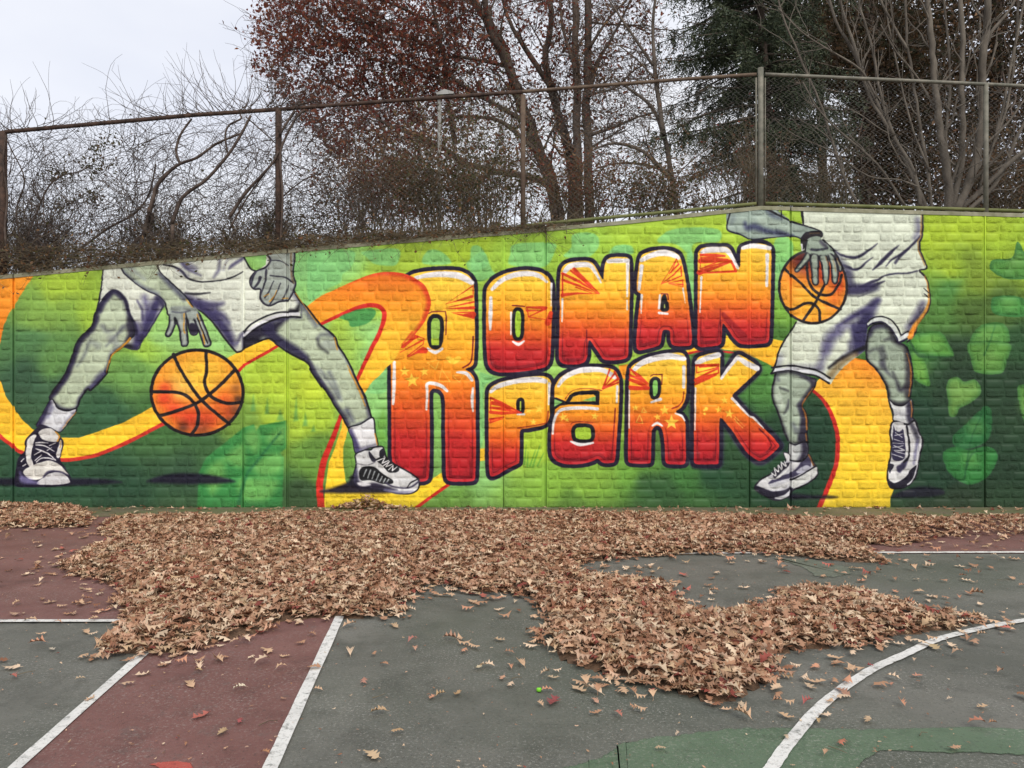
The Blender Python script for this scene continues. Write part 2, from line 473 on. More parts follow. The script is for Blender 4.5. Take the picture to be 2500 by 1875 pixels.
    def letter(p, y0, y1, grow=9.6, grad=LG, skew=-.05):
        M.fill(p, NAVY, soft=1., grow=grow)
        M.fgrad(p, grad, y0, y1, skew=skew)
        b, X, Y, d = M.sdf(p, 4)
        t = np.clip((Y - y0) / (y1 - y0), 0, 1) + 0 * X
        rim = np.clip(1 - np.abs(d + 2.0) / 1.7, 0, 1) * .6
        col = np.stack([np.interp(t, (0, .5, 1), v) for v in ((.98, .96, .86), (.74, .58, .2), (.2, .18, .22))], -1).astype(np.float32)
        M.mix(b, rim, col)
        line = np.clip(1.3 - np.abs(d + 8.5) / 1.5, 0, 1) * np.clip((t - .62) / .2, 0, 1) * .75
        M.mix(b, line, (96, 14, 26))
        line = np.clip(1.2 - np.abs(d + 12.5) / 3.5, 0, 1) * np.clip((t - .84) / .1, 0, 1) * .5
        M.mix(b, line, (90, 12, 26))
    def hole(p, grow=9., col=(160, 200, 50), dark=INK):
        M.fill(p, dark, soft=1., grow=grow); M.fill(p, col)
    C = lambda p: chaikin(p, 2, .22)
    R1 = np.concatenate([T(750, 600, '900,1290 880,1000 1000,400 1110,310 1250,275 1400,262 1550,258 1650,268 1740,310 1790,375 1802,450 1806,700 1810,1000 1800,1270'),
                         T(900, 850, '1110,195 1030,225 1100,258 1140,320 1152,400 1156,800 1156,1400 1125,1443 870,1440 830,1400 825,1100 822,560 805,490 760,445 690,430 652,470 655,600 660,1000 655,1380 625,1440 400,1445 245,1250 243,1000 240,300')])
    letter(C(R1), 655, 1180)
    O1 = T(1150, 570, '160,640 175,570 250,485 360,430 500,397 620,390 740,410 820,450 862,520 872,620 872,900 862,1200 850,1380 800,1450 600,1482 450,1500 280,1500 200,1460 170,1380 160,1100')
    letter(C(O1), 655, 905)
    N1 = T(1150, 570, '958,420 985,350 1050,310 1150,295 1250,295 1310,310 1345,360 1425,520 1432,420 1440,330 1470,270 1550,250 1650,250 1702,265 1712,330 1712,600 1705,900 1697,1300 1680,1345 1600,1367 1430,1370 1390,1310 1320,1210 1272,1140 1256,1200 1255,1330 1230,1390 1150,1415 1000,1415 950,1380 945,1300 955,900')
    letter(C(N1), 630, 890)
    A1 = T(1500, 550, '275,350 300,310 400,275 520,260 620,275 690,310 722,380 760,560 800,850 830,1100 836,1280 800,1305 650,1305 602,1270 600,1180 590,1128 520,1125 508,1180 500,1260 480,1300 350,1335 240,1357 230,1250 250,1000 275,800 290,740 240,710 235,650 250,500')
    letter(C(A1), 605, 855)
    N2 = T(1500, 550, '895,400 895,300 930,245 1000,235 1150,230 1220,235 1260,280 1342,465 1356,420 1355,260 1380,230 1480,200 1580,190 1660,220 1692,260 1692,450 1682,800 1675,1100 1665,1260 1620,1277 1450,1287 1350,1285 1290,1220 1200,1090 1165,1050 1156,1100 1155,1270 1120,1300 1000,1315 910,1315 890,1280 895,900')
    letter(C(N2), 590, 848)
    P1 = T(1150, 850, '185,500 200,430 270,380 370,350 550,315 700,300 800,300 850,330 872,400 870,600 850,720 830,790 790,830 650,860 540,872 525,900 525,1100 520,1230 500,1250 380,1305 280,1370 205,1392 190,1300 188,900')
    letter(C(P1), 915, 1165)
    a1 = T(1150, 850, '893,470 900,400 950,320 1040,260 1150,222 1270,205 1400,205 1510,217 1560,250 1592,310 1600,420 1590,700 1570,1000 1557,1200 1540,1237 1450,1242 1410,1230 1365,1185 1320,1215 1200,1250 1000,1252 910,1215 865,1150 860,1000 870,850 900,720 900,600')
    letter(C(a1), 895, 1132)
    K1 = T(1500, 850, '868,200 880,120 920,85 1050,50 1130,42 1140,90 1136,330 1155,330 1230,205 1310,80 1345,65 1420,105 1500,155 1552,212 1540,245 1440,345 1350,430 1265,505 1290,550 1440,720 1500,750 1600,850 1700,950 1778,1040 1770,1075 1680,1160 1590,1215 1540,1215 1440,1140 1350,1020 1270,890 1170,770 1133,745 1130,900 1127,1230 1110,1255 870,1252 850,1220 855,900 863,400')
    q = C(K1); M.fill(q, (50, 36, 86), soft=5, grow=11, alpha=.7)
    letter(q, 862, 1130)
    R2 = T(1500, 850, '158,260 180,195 240,150 350,100 500,65 650,45 720,45 762,80 776,150 776,450 765,560 720,640 645,685 720,720 760,780 766,900 771,1230 740,1257 570,1252 545,1220 540,1050 530,950 510,865 460,828 420,850 397,900 395,1100 391,1230 370,1247 160,1242 140,1200 145,900 152,500')
    letter(C(R2), 860, 1132)
    # counters
    hole(C(T(750, 600, '1330,780 1440,778 1422,1072 1342,1072')), 10, (150, 196, 70))
    M.fill(T(750, 600, '1335,1000 1425,1000 1422,1072 1342,1072'), (168, 200, 40))
    hole(C(T(1150, 570, '474,832 538,836 536,1122 474,1118')), 8.5, (160, 205, 40))
    hole(T(1500, 550, '532,860 545,850 548,892 530,890'), 9, (150, 170, 60)); M.fill(C(T(1500, 550, '508,745 560,745 578,930 495,930')), INK); M.fill(T(1500, 550, '534,850 543,850 546,892 532,892'), (150, 165, 70))
    hole(C(T(1150, 850, '522,570 541,570 541,675 522,675')), 8.5, (180, 205, 50))
    hole(C(T(1150, 850, '1118,852 1270,850 1294,880 1294,965 1262,988 1150,980 1122,960')), 9.5, (160, 200, 40))
    M.fill(T(1150, 850, '845,525 920,530 1020,572 1060,505 1120,470 1200,457 1362,452 1386,470 1382,612 1200,606 1050,606 960,622 900,665 850,720'), INK)
    M.fill(T(1150, 850, '1062,578 1100,522 1160,502 1320,495 1342,512 1342,572'), (244, 178, 44))
    M.fill(T(1150, 850, '1190,566 1342,514 1342,572'), (128, 200, 90)); M.fill(T(1150, 850, '897,548 985,582 897,632'), (128, 195, 100))
    M.stroke(T(1150, 850, '1015,545 1080,465 1180,437 1300,437 1410,455'), .9, (150, 36, 30)); M.stroke(T(1150, 850, '1075,820 1110,797 1200,793 1310,803'), .9, (150, 36, 30))
    hole(C(T(1500, 850, '408,345 466,340 462,505 410,522')), 8.5, (130, 205, 90))
    for tx, ty, s in ((750, 600, '1310,730 1340,712 1490,705 1500,760 1495,960'), (1500, 850, '388,300 420,283 512,283 508,390'), (1150, 570, '445,775 575,785'), (1500, 550, '505,738 572,742 578,800')):
        M.stroke(T(tx, ty, s), 1.3, (112, 20, 36), smooth=False)
    M.stroke(T(750, 600, '1790,980 1782,1150 1760,1260 1680,1315'), 1.6, (120, 24, 26))
    M.stroke(T(1500, 850, '745,470 735,560 690,620 620,650'), (1, 1.6), (150, 40, 26)); M.stroke(T(1500, 850, '1560,870 1650,960 1690,1050 1640,1120'), 1.6, (110, 18, 24)); M.stroke(T(1150, 850, '830,680 820,780 780,815 500,862'), 1.2, (150, 36, 26))
    M.stroke(T(1150, 570, '1245,1040 1250,1300'), (1, 2), (120, 18, 28)); M.stroke(T(1500, 550, '1140,900 1140,1250'), (1, 2), (120, 18, 28)); M.stroke(T(1150, 850, '1555,650 1530,1000 1510,1160'), 1.3, (130, 24, 28))
    M.stroke(T(1500, 550, '1170,960 1260,1060 1400,1200'), (5, 8), (130, 20, 32), soft=2, alpha=.6)
    # highlights
    hl = ((750, 600, '1170,345 1300,315 1450,305 1600,315 1700,350 1775,395', (4, 7, 8, 8, 6)), (900, 850, '275,150 272,380 262,600', (3.5, 4.5, 3)), (900, 850, '622,660 630,480 628,390 690,378 780,405 845,460', (2.5, 3.5, 4, 5, 3)),
          (900, 850, '1125,430 1115,560 1125,680', (3, 4, 2)), (900, 850, '950,258 1050,270 1115,345', (2, 5, 3.5)), (750, 600, '1300,1110 1380,1150 1455,1110', (3, 4.5, 3)),
          (1150, 570, '225,600 330,505 450,450 600,430 720,450 820,520', (4, 6, 6.5, 7, 6, 3)), (1150, 570, '212,690 208,860 205,1035', (3.5, 5.5, 2.5)), (1150, 570, '866,540 862,780', (3, 1)), (1150, 570, '450,1165 510,1195 570,1160', (2, 4, 2)), (1150, 570, '430,850 428,1090', (2.4, 1.5)),
          (1150, 570, '1010,410 1070,352 1180,335 1280,345 1335,410 1400,530', (5, 7, 7, 6, 4, 2)), (1150, 570, '1480,300 1580,292 1690,292', (5, 6, 5)), (1150, 570, '1690,300 1682,680', (4.5, 2)), (1150, 570, '1682,720 1684,820', 1.8), (1150, 570, '985,710 980,950', (2.6, 1.4)),
          (1500, 550, '290,375 400,322 530,297 640,322 690,355', (5, 7, 8, 7, 4)), (1500, 550, '292,440 262,690', (5, 3.5)), (1500, 550, '292,755 285,950', (3, 1.2)), (1500, 550, '737,680 762,840', (2, 1)), (1500, 550, '490,755 478,895', (2.6, 2.6)), (1500, 550, '478,945 570,955', (3, 2.5)),
          (1500, 550, '945,290 1000,268 1150,262 1230,290 1330,465', (5, 7, 7, 6, 3)), (1500, 550, '1378,248 1500,220 1670,246', (4, 6.5, 5)), (1500, 550, '1648,320 1642,650', (4.5, 3.5)), (1500, 550, '935,560 920,940', (2.6, 1.2)),
          (1150, 850, '212,468 300,405 500,352 700,337 800,355', (4, 6, 6, 7, 6)), (1150, 850, '842,380 836,605', (3.6, 2)), (1150, 850, '500,712 572,712', 2.4),
          (1150, 850, '940,405 1010,315 1150,246 1300,228 1430,240 1545,310', (4, 6, 6.5, 7, 6, 6)), (1150, 850, '1577,410 1570,585', (3, 2)), (1150, 850, '880,920 890,800 930,700 1000,655 1200,642 1362,652', (2.4, 3.4, 4, 4.4, 4)), (1150, 850, '1075,1005 1180,1040 1315,1020', (2.4, 4, 2.6)),
          (1500, 850, '212,228 300,155 450,105 600,85 745,112', (5, 7, 8, 8, 6)), (1500, 850, '747,200 745,420', (4, 3.4)), (1500, 850, '158,450 156,860', 1.6), (1500, 850, '395,582 495,548', (2.4, 4)), (1500, 850, '408,835 460,806 512,836', (2, 3.4, 2)), (1500, 850, '655,703 720,728 757,780', (1.4, 2.6, 1.6)),
          (1500, 850, '890,155 1000,105 1120,72', (6, 7, 7)), (1500, 850, '1152,325 1230,215 1330,95', (3, 4, 5)), (1500, 850, '1330,100 1420,160 1535,215', (5, 7, 7)), (1500, 850, '872,430 866,880', (2.2, 1.4)), (1500, 850, '1268,540 1440,720 1500,752 1605,862', (3.2, 2.4, 3, 1.4)))
    for tx, ty, s, w in hl:
        M.stroke(T(tx, ty, s), w, WHITE, soft=1.)
    # red scratch fans
    SC = (212, 52, 24)
    fans = ((750, 600, '1490,630 1790,430', (.4, 1.4)), (750, 600, '1790,430 1790,540', (1, 1)), (750, 600, '1500,625 1780,545', (.5, 3.6)), (750, 600, '1480,670 1795,605', (.5, 2.4)), (750, 600, '1480,678 1795,668', (.5, 4)), (750, 600, '1555,720 1795,715', (.5, 2)), (750, 600, '1570,725 1790,770', (.5, 4)), (750, 600, '1700,745 1790,740', (3, 7)),
            (750, 600, '1140,960 1260,1000 1250,1060 1080,1190', 1.3), (750, 600, '1110,1000 1030,1070', 8), (750, 600, '1250,1110 1090,1200', (5, 1)), (750, 600, '1240,1020 1000,1150', (2.5, .6)), (750, 600, '1120,960 1190,980 1060,1040', 3), (750, 600, '1270,1130 1180,1150', (7, 2)),
            (1150, 570, '600,795 805,800', (2, 4)), (1150, 570, '600,830 720,830', (2.5, .6)), (1150, 570, '800,810 615,900', (2.5, .8)), (1150, 570, '600,800 620,900 800,925', (1.2, 1)), (1150, 570, '860,860 830,960', (5, 8)),
            (1150, 570, '1110,385 1250,530 1385,645', (4.5, 5, .6)), (1150, 570, '1075,400 1200,500 1330,625', (2.4, 2, .6)), (1150, 570, '985,432 1150,510 1370,645', (3.2, 3.6, .6)), (1150, 570, '985,500 1150,560 1370,650', (3.4, 3, .6)), (1150, 570, '985,430 985,680', 2), (1150, 570, '985,665 1150,645 1380,650', (4.5, 2.4, .6)), (1150, 570, '1130,580 1300,640', (2, 1)),
            (1500, 550, '500,635 600,480 665,365', (.6, 1, 1)), (1500, 550, '665,365 690,420', 1.2), (1500, 550, '590,520 690,420', (1.4, 2.4)), (1500, 550, '500,635 640,530 715,450', (.6, 1.6, 1.6)), (1500, 550, '715,440 722,545', 1.4), (1500, 550, '500,635 640,580 720,545', (.6, 1.4, 1.4)), (1500, 550, '580,622 735,592', (.6, 2)), (1500, 550, '580,624 735,640', (.6, 2)), (1500, 550, '735,590 735,665 590,630', 1), (1500, 550, '610,510 660,390', 1),
            (1500, 550, '930,318 1100,322 1195,325', (3.4, 3.4, 1)), (1500, 550, '930,318 920,470 1100,400 1240,375', 1.2), (1500, 550, '925,385 1100,375 1220,370', (6, 6, 2)), (1500, 550, '920,470 1255,385 1310,495', (1, 3, 3)), (1500, 550, '912,510 1100,450 1250,400', (6.5, 3.4, 1)), (1500, 550, '912,515 1310,495', (2, 2.6)), (1500, 550, '930,350 1190,335', 1.4),
            (1150, 850, '208,530 330,600 545,695', (2, 5, 1)), (1150, 850, '208,530 212,700', 1.3), (1150, 850, '230,590 300,600 420,660', (5, 5, 2)), (1150, 850, '210,640 330,655 545,697', (3, 4, 1)), (1150, 850, '208,690 330,700 540,697', (4, 4, 1)), (1150, 850, '205,770 350,742', (3, 1.4)), (1150, 850, '205,800 340,760', (2.4, 1)), (1150, 850, '205,765 205,800', 1.4),
            (1150, 850, '1422,435 1495,225', (1, 2)), (1150, 850, '1422,435 1555,262', (1, 2.6)), (1150, 850, '1422,432 1470,300', (3, 2)), (1150, 850, '1422,435 1588,330', (2, 3)), (1150, 850, '1422,437 1588,368', (2, 2.4)), (1150, 850, '1545,250 1588,330', 2),
            (1500, 850, '165,222 270,310 368,385', (2, 5, 1)), (1500, 850, '165,225 162,345', 1.4), (1500, 850, '165,290 270,335 368,400', (3, 3.4, 1)), (1500, 850, '165,338 270,375 368,425', (4, 5, 3)), (1500, 850, '162,410 365,430', (2, 3)), (1500, 850, '162,410 162,445 365,447', (1.4, 1.4)), (1500, 850, '170,425 360,435', 3),
            (1500, 850, '880,185 1118,172', (3, 1.4)), (1500, 850, '885,185 885,265 1118,205', (1.4, 1.4)), (1500, 850, '920,200 1100,185', 2.5), (1500, 850, '875,330 1000,270 1120,215', (2, 3, 2)), (1500, 850, '875,345 1000,310 1120,265', (5, 5, 2)), (1500, 850, '870,385 980,340 1100,290', (3, 2.4, 1)), (1500, 850, '1120,170 1120,265', 1.6))
    for tx, ty, s, w in fans:
        M.stroke(T(tx, ty, s), w, SC, smooth=False, soft=.7, alpha=.92)
    # stars, heart, triangles
    def star(tx, ty, x, y, r, a=.9, rot=0.):
        cx, cy = tx + x / K, ty + y / K; r /= K
        M.fill(np.array([(cx + (r if i % 2 == 0 else r * .42) * math.sin(rot + i * math.pi / 5), cy - (r if i % 2 == 0 else r * .42) * math.cos(rot + i * math.pi / 5)) for i in range(10)], np.float32), (250, 206, 70), alpha=a)
    for s in ((750, 600, 1050, 1355, 60), (750, 600, 1262, 1358, 52), (750, 600, 1130, 1450, 85), (1150, 850, 620, 672, 36), (1150, 850, 737, 652, 52), (1150, 850, 672, 795, 40), (1150, 850, 990, 745, 50), (1150, 850, 1335, 735, 42), (1150, 850, 1035, 770, 28),
              (1500, 850, 540, 668, 56), (1500, 850, 462, 742, 42), (1500, 850, 612, 800, 84), (1500, 850, 1186, 560, 44), (1500, 850, 1124, 660, 42), (1500, 850, 1238, 705, 56), (1500, 850, 225, 640, 36)):
        star(*s, rot=rng.uniform(-.2, .2))
    for x, y, r in ((988, 652, 20), (965, 668, 10), (972, 705, 13)):
        th = np.linspace(0, 6.28, 14)[:-1]; M.fill(np.stack([1500 + (x + r * np.cos(th)) / K, 850 + (y + r * np.sin(th)) / K], 1).astype(np.float32), (250, 206, 70))
    M.fill(crom(T(750, 600, '1580,1278 1510,1240 1498,1205 1530,1190 1578,1212 1625,1190 1660,1205 1645,1240')), (250, 200, 60))
    for tx, ty, s in ((750, 600, '1295,1260 1425,1225 1385,1335'), (750, 600, '1450,1330 1420,1465 1540,1465'), (750, 600, '1565,1400 1640,1470 1690,1395'), (1500, 850, '230,800 270,720 305,810'), (1500, 850, '290,690 310,640 345,690')):
        M.stroke(T(tx, ty, s), .8, (250, 200, 80), closed=True, smooth=False, alpha=.85)
    for s in ('1300,740 1400,840', '1290,760 1380,860', '1310,790 1350,830'):
        M.stroke(T(1500, 850, s), .8, (250, 200, 90), alpha=.8)
    # ---- the ribbon in front of the R
    rb = np.concatenate([crom(T(750, 600, '-40,680 150,540 300,470 450,400 620,330 760,290 900,280 1050,300 1180,360 1270,430 1320,540 1335,620 1310,720 1260,830 1190,920 1120,1000 1020,1080 960,1200 900,1275 850,1320 780,1400 690,1480 600,1620'), False),
                         crom(T(750, 600, '520,1500 580,1350 640,1220 700,1090 760,980 800,880 832,780 830,710 780,650 700,630 600,640 450,690 300,750 150,830 20,900'), False)])
    M.fgrad(rb, ((0, (236, 112, 30)), (.22, (242, 144, 32)), (.5, (248, 182, 46)), (.75, (250, 194, 48)), (1, (248, 180, 48))), 665, 960, skew=.08)
    M.stroke(T(750, 600, '450,400 620,330 760,292 900,284 1050,304 1180,364 1268,434 1316,540 1328,620 1300,720 1250,830 1180,930 1110,1000'), (1, 5, 8, 10, 10, 8, 5), (214, 56, 28), soft=4.5, alpha=.85, clip=rb)
    M.stroke(T(750, 600, '1130,930 1020,1070'), 2, (214, 56, 28), soft=2, alpha=.8)
    M.stroke(T(750, 600, '520,1480 580,1350 640,1220 700,1090 760,980 800,880 828,780 826,710 780,660 700,640 600,652 450,705 300,770 100,865'), (4, 5, 5.4, 5.6, 5, 3.6), (206, 40, 32))
    M.fill(crom(T(750, 600, '345,770 500,700 640,672 730,690 725,760 640,840 520,870 460,865 440,810')), (60, 150, 72), soft=1.5, alpha=.9)

    # ================= left player
    def paint(p, col, ink=INK, w=1.7, sm=True):
        q = crom(p) if sm else p
        M.fill(q, col); 
        if w: M.stroke(q, w, ink, closed=True, smooth=False, soft=.9)
        return q
    # ground shadows of the painted figures
    for tx, ty, s, a in ((0, 900, '-200,1190 150,1180 700,1180 1100,1190 1320,1225 1000,1250 600,1265 100,1260 -200,1240', .9), (0, 900, '1590,1220 1750,1150 2000,1125 2300,1150 2540,1215 2300,1240 1900,1240', .92),
                         (600, 900, '800,1320 950,1280 1100,1220 1160,1150 1350,1250 1560,1330 1400,1345 900,1340', .95), (1800, 900, '560,1350 800,1365 1000,1370 1080,1385 1000,1400 700,1405 560,1410', .92), (1800, 900, '1660,1380 1800,1310 2000,1270 2200,1300 2230,1350 2100,1380 1800,1395', .8)):
        M.fill(crom(T(tx, ty, s)), (24, 20, 40), soft=4, alpha=a)
    shorts = np.concatenate([T(0, 600, '1115,200 1650,140 2212,60'), T(400, 600, '600,90 862,118 900,190 940,250 1000,272 1100,205 1112,60 1395,30 1396,300 1420,400 1400,480 1470,600 1472,768'),
                             T(400, 600, '1340,762 1200,792 1050,862 930,935 862,1005 860,1110 800,1147 765,1128 650,990 540,840 430,730 370,690 200,640 0,640'), T(0, 600, '1690,780 1600,930 1530,1030 1480,1117 1330,1088 1200,800 1050,690 1070,560 1092,400')])
    M.fill(shorts, CLOTH)
    cl = shorts
    def sh(tx, ty, s, w, col=PURP, soft=4., alpha=.8, clip=None):
        M.stroke(T(tx, ty, s), w, col, soft=soft, alpha=alpha, clip=clip)
    sh(400, 600, '240,560 480,720 640,880 740,1060', (10, 14, 14, 9), PURP, 9, .95, cl)
    sh(400, 600, '380,620 540,640 640,620', (9, 9, 3), PURP, 6, .8, cl); sh(400, 600, '560,720 640,760 700,830', (10, 7, 3), PURP, 7, .8, cl)
    sh(400, 600, '790,1050 850,950 860,1100', (3, 5, 4), PURP, 4, .7, cl); sh(400, 600, '230,510 350,520 500,505', (2, 3, 1), INK, 2, .9, cl)
    sh(400, 600, '0,205 110,225 200,280 260,350 380,385 480,385 650,365 760,330 850,280', (1.6, 2.6, 2, 1.8, 1.6, 1.6), INK, 1.4, 1, cl)
    sh(400, 600, '190,180 260,250 400,320', (4, 3, 1), PURP, 4, .8, cl); sh(400, 600, '250,210 330,250', (10, 7), (90, 86, 130), 6, .6, cl); sh(400, 600, '600,150 590,260 540,340', (3, 4, 2), (70, 66, 100), 4, .7, cl); sh(400, 600, '860,130 740,210 700,250', (4, 4, 1), PURP, 3, .75, cl)
    sh(400, 600, '690,140 640,260', (2, 2), (90, 88, 120), 4, .5, cl); sh(400, 600, '150,250 260,330', (4, 3), (100, 98, 130), 5, .6, cl)
    sh(0, 600, '1560,560 1590,700 1560,850', (7, 9, 7), (80, 74, 120), 8, .75, cl); sh(0, 600, '1690,620 1620,800 1500,1060', (12, 14, 8), PURP, 8, .95, cl); sh(0, 600, '1480,590 1530,680 1540,800', (1.5, 3, 2), PURP, 3, .8, cl); sh(0, 600, '1350,1085 1500,1090 1520,1000', (9, 9, 7), INK, 6, .95, cl); sh(0, 600, '1470,860 1490,1060', (9, 12), PURP, 7, .9, cl)
    sh(0, 600, '1105,260 1085,450 1068,600', (3, 2, 2), (120, 120, 150), 4, .5, cl)
    sh(400, 600, '1470,600 1430,700 1350,700', (2, 6, 4), INK, 4, .9, cl); sh(400, 600, '1400,500 1450,590', (8, 5), (95, 95, 120), 6, .7, cl)
    sh(400, 600, '865,925 950,840 1080,770 1220,722 1340,712 1440,700', (2.2, 2, 2, 2, 2), INK, 1.1, 1, cl)
    sh(0, 600, '1112,215 1100,400 1075,560 1050,690', 1.6, INK, 1, 1)
    sh(400, 600, '862,118 900,190 940,250 1000,275', (1.6, 2), INK, 1.2, 1); sh(400, 600, '370,690 430,730 540,840 650,990 765,1128 800,1147 860,1110 862,1000', (1.6, 2, 2.4, 2), INK, 1.2, 1)
    sh(0, 600, '1330,1088 1480,1117 1530,1030 1600,930 1690,780 1765,650', 1.8, (40, 34, 66), 1.4, 1)
    # bent leg on the left
    leg = np.concatenate([T(0, 600, '1050,690 1110,582 1190,497 1250,485 1312,530 1362,612 1390,720 1440,840 1452,950 1400,1010 1320,1095 1212,1172 1182,1260 1150,1380 1090,1450 980,1560'),
                          T(0, 900, '950,215 870,320 825,430 720,450 620,420 540,330'), T(0, 600, '560,1590 640,1480 700,1390 760,1250 800,1130 850,1010 990,870 1020,750')])
    q = crom(leg, True, 3); M.fill(q, SKIN); M.edge(q, PURP, 9, .8); M.edge(q, (34, 30, 52), 15, .95, dx=3, dy=2)
    for s, w, c, a in (('1110,870 1160,920 1240,900', (6, 5, 2), (90, 92, 105), .6), ('1330,880 1240,980 1150,1080', (5, 3, 1), (60, 60, 85), .7), ('960,1050 900,1200 830,1300', (4, 3, 1), (80, 84, 96), .7), ('1060,1080 980,1020', (8, 5), (130, 138, 140), .5), ('1430,800 1460,960 1400,1010', (14, 12, 9), (34, 30, 46), .95), ('1390,860 1420,960', (8, 9), (40, 36, 54), .8), ('1150,1360 1060,1430 900,1640', (9, 8, 4), (60, 56, 92), .7), ('1200,1000 1260,1060 1200,1160', (10, 8, 5), (130, 134, 140), .5)):
        M.stroke(T(0, 600, s), w, c, soft=5, alpha=a, clip=q)
    M.stroke(np.concatenate([T(0, 600, '1050,770 1005,870 865,1015 808,1135 768,1255 708,1395 650,1485 572,1590'), T(0, 900, '510,300')]), (4, 6, 8, 8, 8, 7, 7), (36, 30, 58), soft=5, alpha=.95, clip=q)
    M.stroke(T(0, 600, '1080,700 1130,600 1200,515 1250,505 1310,560'), (5, 5, 5, 4), (46, 42, 72), soft=4, alpha=.85, clip=q)
    M.stroke(T(0, 600, '1150,1360 1080,1450 980,1550 900,1640'), (4, 6, 5, 3), (60, 54, 90), soft=4, alpha=.8, clip=q)
    M.stroke(q, 2.2, INK, closed=True, smooth=False)
    M.stroke(T(0, 600, '1060,690 1120,585 1190,500 1250,487 1320,535 1370,620 1395,730 1450,830 1475,950'), 3.4, (34, 30, 56), soft=2)
    M.stroke(T(0, 600, '1405,1000 1320,1090 1222,1165 1180,1260'), (3, 2.4, 1.4), GOLD, soft=1.2, alpha=.9); M.stroke(T(0, 600, '1180,1240 1150,1370'), (1.6, .8), GOLD, soft=1.2, alpha=.8)
    q = paint(T(0, 900, '570,330 620,420 720,455 825,430 800,500 740,580 650,680 560,650 430,620 390,610 470,470 520,370'), (210, 212, 216), sm=True, w=1.4)
    M.stroke(T(0, 900, '530,360 470,500 400,620'), (7, 8, 9), (40, 34, 66), soft=5, alpha=.95, clip=q); M.stroke(T(0, 900, '560,420 520,520'), (4, 3), (110, 108, 140), soft=4, alpha=.7, clip=q); M.stroke(T(0, 900, '800,470 700,600 650,670'), (3, 4), (120, 118, 140), soft=3, alpha=.7, clip=q)
    M.stroke(T(0, 900, '820,470 740,560 680,640'), 1.2, GOLD, soft=1, alpha=.7)
    # left shoe
    M.fill(crom(T(0, 900, '330,700 390,640 430,600 560,640 640,720 690,780 680,850 655,980 720,1090 768,1180 762,1245 650,1268 400,1278 160,1262 165,1120 200,960 265,890 270,780')), (28, 24, 44), soft=1)
    W2 = (212, 210, 206)
    for s, c in (('440,662 540,640 610,690 640,745 600,792 470,765 418,705', W2), ('300,760 350,715 392,716 372,780 350,850 332,950 362,1040 318,1062 280,950 288,820', W2), ('258,1100 330,1052 450,1005 540,990 620,1018 700,1090 740,1148 640,1108 530,1108 470,1168 400,1200 320,1190 270,1150', (214, 212, 204)), ('400,1242 480,1165 560,1122 660,1120 738,1180 748,1232 600,1252', (198, 198, 200)), ('652,768 672,800 660,880 640,960 606,945 622,870', W2)):
        M.fill(crom(T(0, 900, s)), c)
    M.stroke(T(0, 900, '470,1168 530,1108 640,1108 740,1150'), 2, (70, 66, 92), soft=1.5); M.fill(crom(T(0, 900, '215,1110 260,1160 400,1215 400,1245 230,1225')), (120, 114, 160), soft=4, alpha=.8)
    M.stroke(T(0, 900, '600,680 640,730 620,780'), 1.6, GOLD, soft=1); M.stroke(T(0, 900, '660,780 650,850'), 1.2, GOLD, soft=1, alpha=.8)
    for s in ('385,800 440,795 520,800', '385,822 480,832 585,890', '390,862 500,905 605,985', '370,930 445,888', '380,990 450,928', '395,1005 450,965 530,965 605,988', '530,830 600,800', '230,1000 260,970', '245,1050 280,1030', '510,880 560,850'):
        M.stroke(T(0, 900, s), (1.2, 1.7, 1), (216, 214, 214), soft=.7)
    # straight leg
    leg2 = np.concatenate([T(400, 600, '1472,600 1540,660 1680,840 1780,920 1850,990 1880,1080 1950,1180 2020,1310 2080,1450 2180,1640'), T(600, 900, '1230,190 1300,340 1352,515 1280,575 1110,640 1080,600 1030,500 960,400 880,260 760,110 690,0'), T(400, 600, '1700,1520 1600,1370 1550,1265 1340,1150 1220,1065 1120,1000 860,1110 866,930 1000,862 1200,792 1340,765 1475,770')])
    q = leg2; M.fill(q, SKIN); M.edge(q, PURP, 8, .75)
    for s, w, c, a in (('880,960 1000,940 1150,900 1300,800', (16, 16, 12, 3), (34, 30, 50), .98), ('870,1060 1000,1010', (14, 10), (28, 25, 40), 1), ('1130,880 1200,1000 1420,1130 1540,1210', (16, 13, 10, 6), (44, 40, 72), .95), ('1180,800 1340,770', (7, 3), PURP, .8), ('1500,640 1640,860', (7, 4), (80, 82, 108), .7), ('1660,1010 1680,1080 1770,1150', (2.4, 3, 1), INK, .9), ('1660,1000 1700,960 1830,960', (2, 3, 4), (84, 86, 108), .7), ('1560,1260 1640,1400 1800,1640', (4, 3, 2), (60, 58, 88), .8), ('1690,1340 1790,1480 1880,1640', (1, 3, 4), (84, 86, 108), .7), ('1760,1060 1860,1100', (14, 6), (140, 148, 148), .5)):
        M.stroke(T(400, 600, s), w, c, soft=6, alpha=a, clip=q)
    for s, w, c, a in (('900,40 980,200 1030,340', (4, 3, 1), (84, 88, 108), .7), ('1090,450 1150,560', (7, 5), (70, 70, 96), .7), ('760,0 860,180', (8, 4), (130, 136, 146), .5)):
        M.stroke(T(600, 900, s), w, c, soft=6, alpha=a, clip=q)
    M.stroke(T(400, 600, '1350,1140 1560,1255 1625,1370 1730,1530'), (5, 6, 5, 4), (44, 40, 66), soft=4, alpha=.85, clip=q)
    M.stroke(T(600, 900, '720,20 780,110 900,260 980,400 1050,500 1100,600'), (4, 5, 5, 6), (48, 44, 70), soft=4, alpha=.85, clip=q)
    M.stroke(T(600, 900, '1140,40 1220,200 1290,350 1330,500'), (3, 4, 4, 5), (70, 66, 88), soft=4, alpha=.7, clip=q)
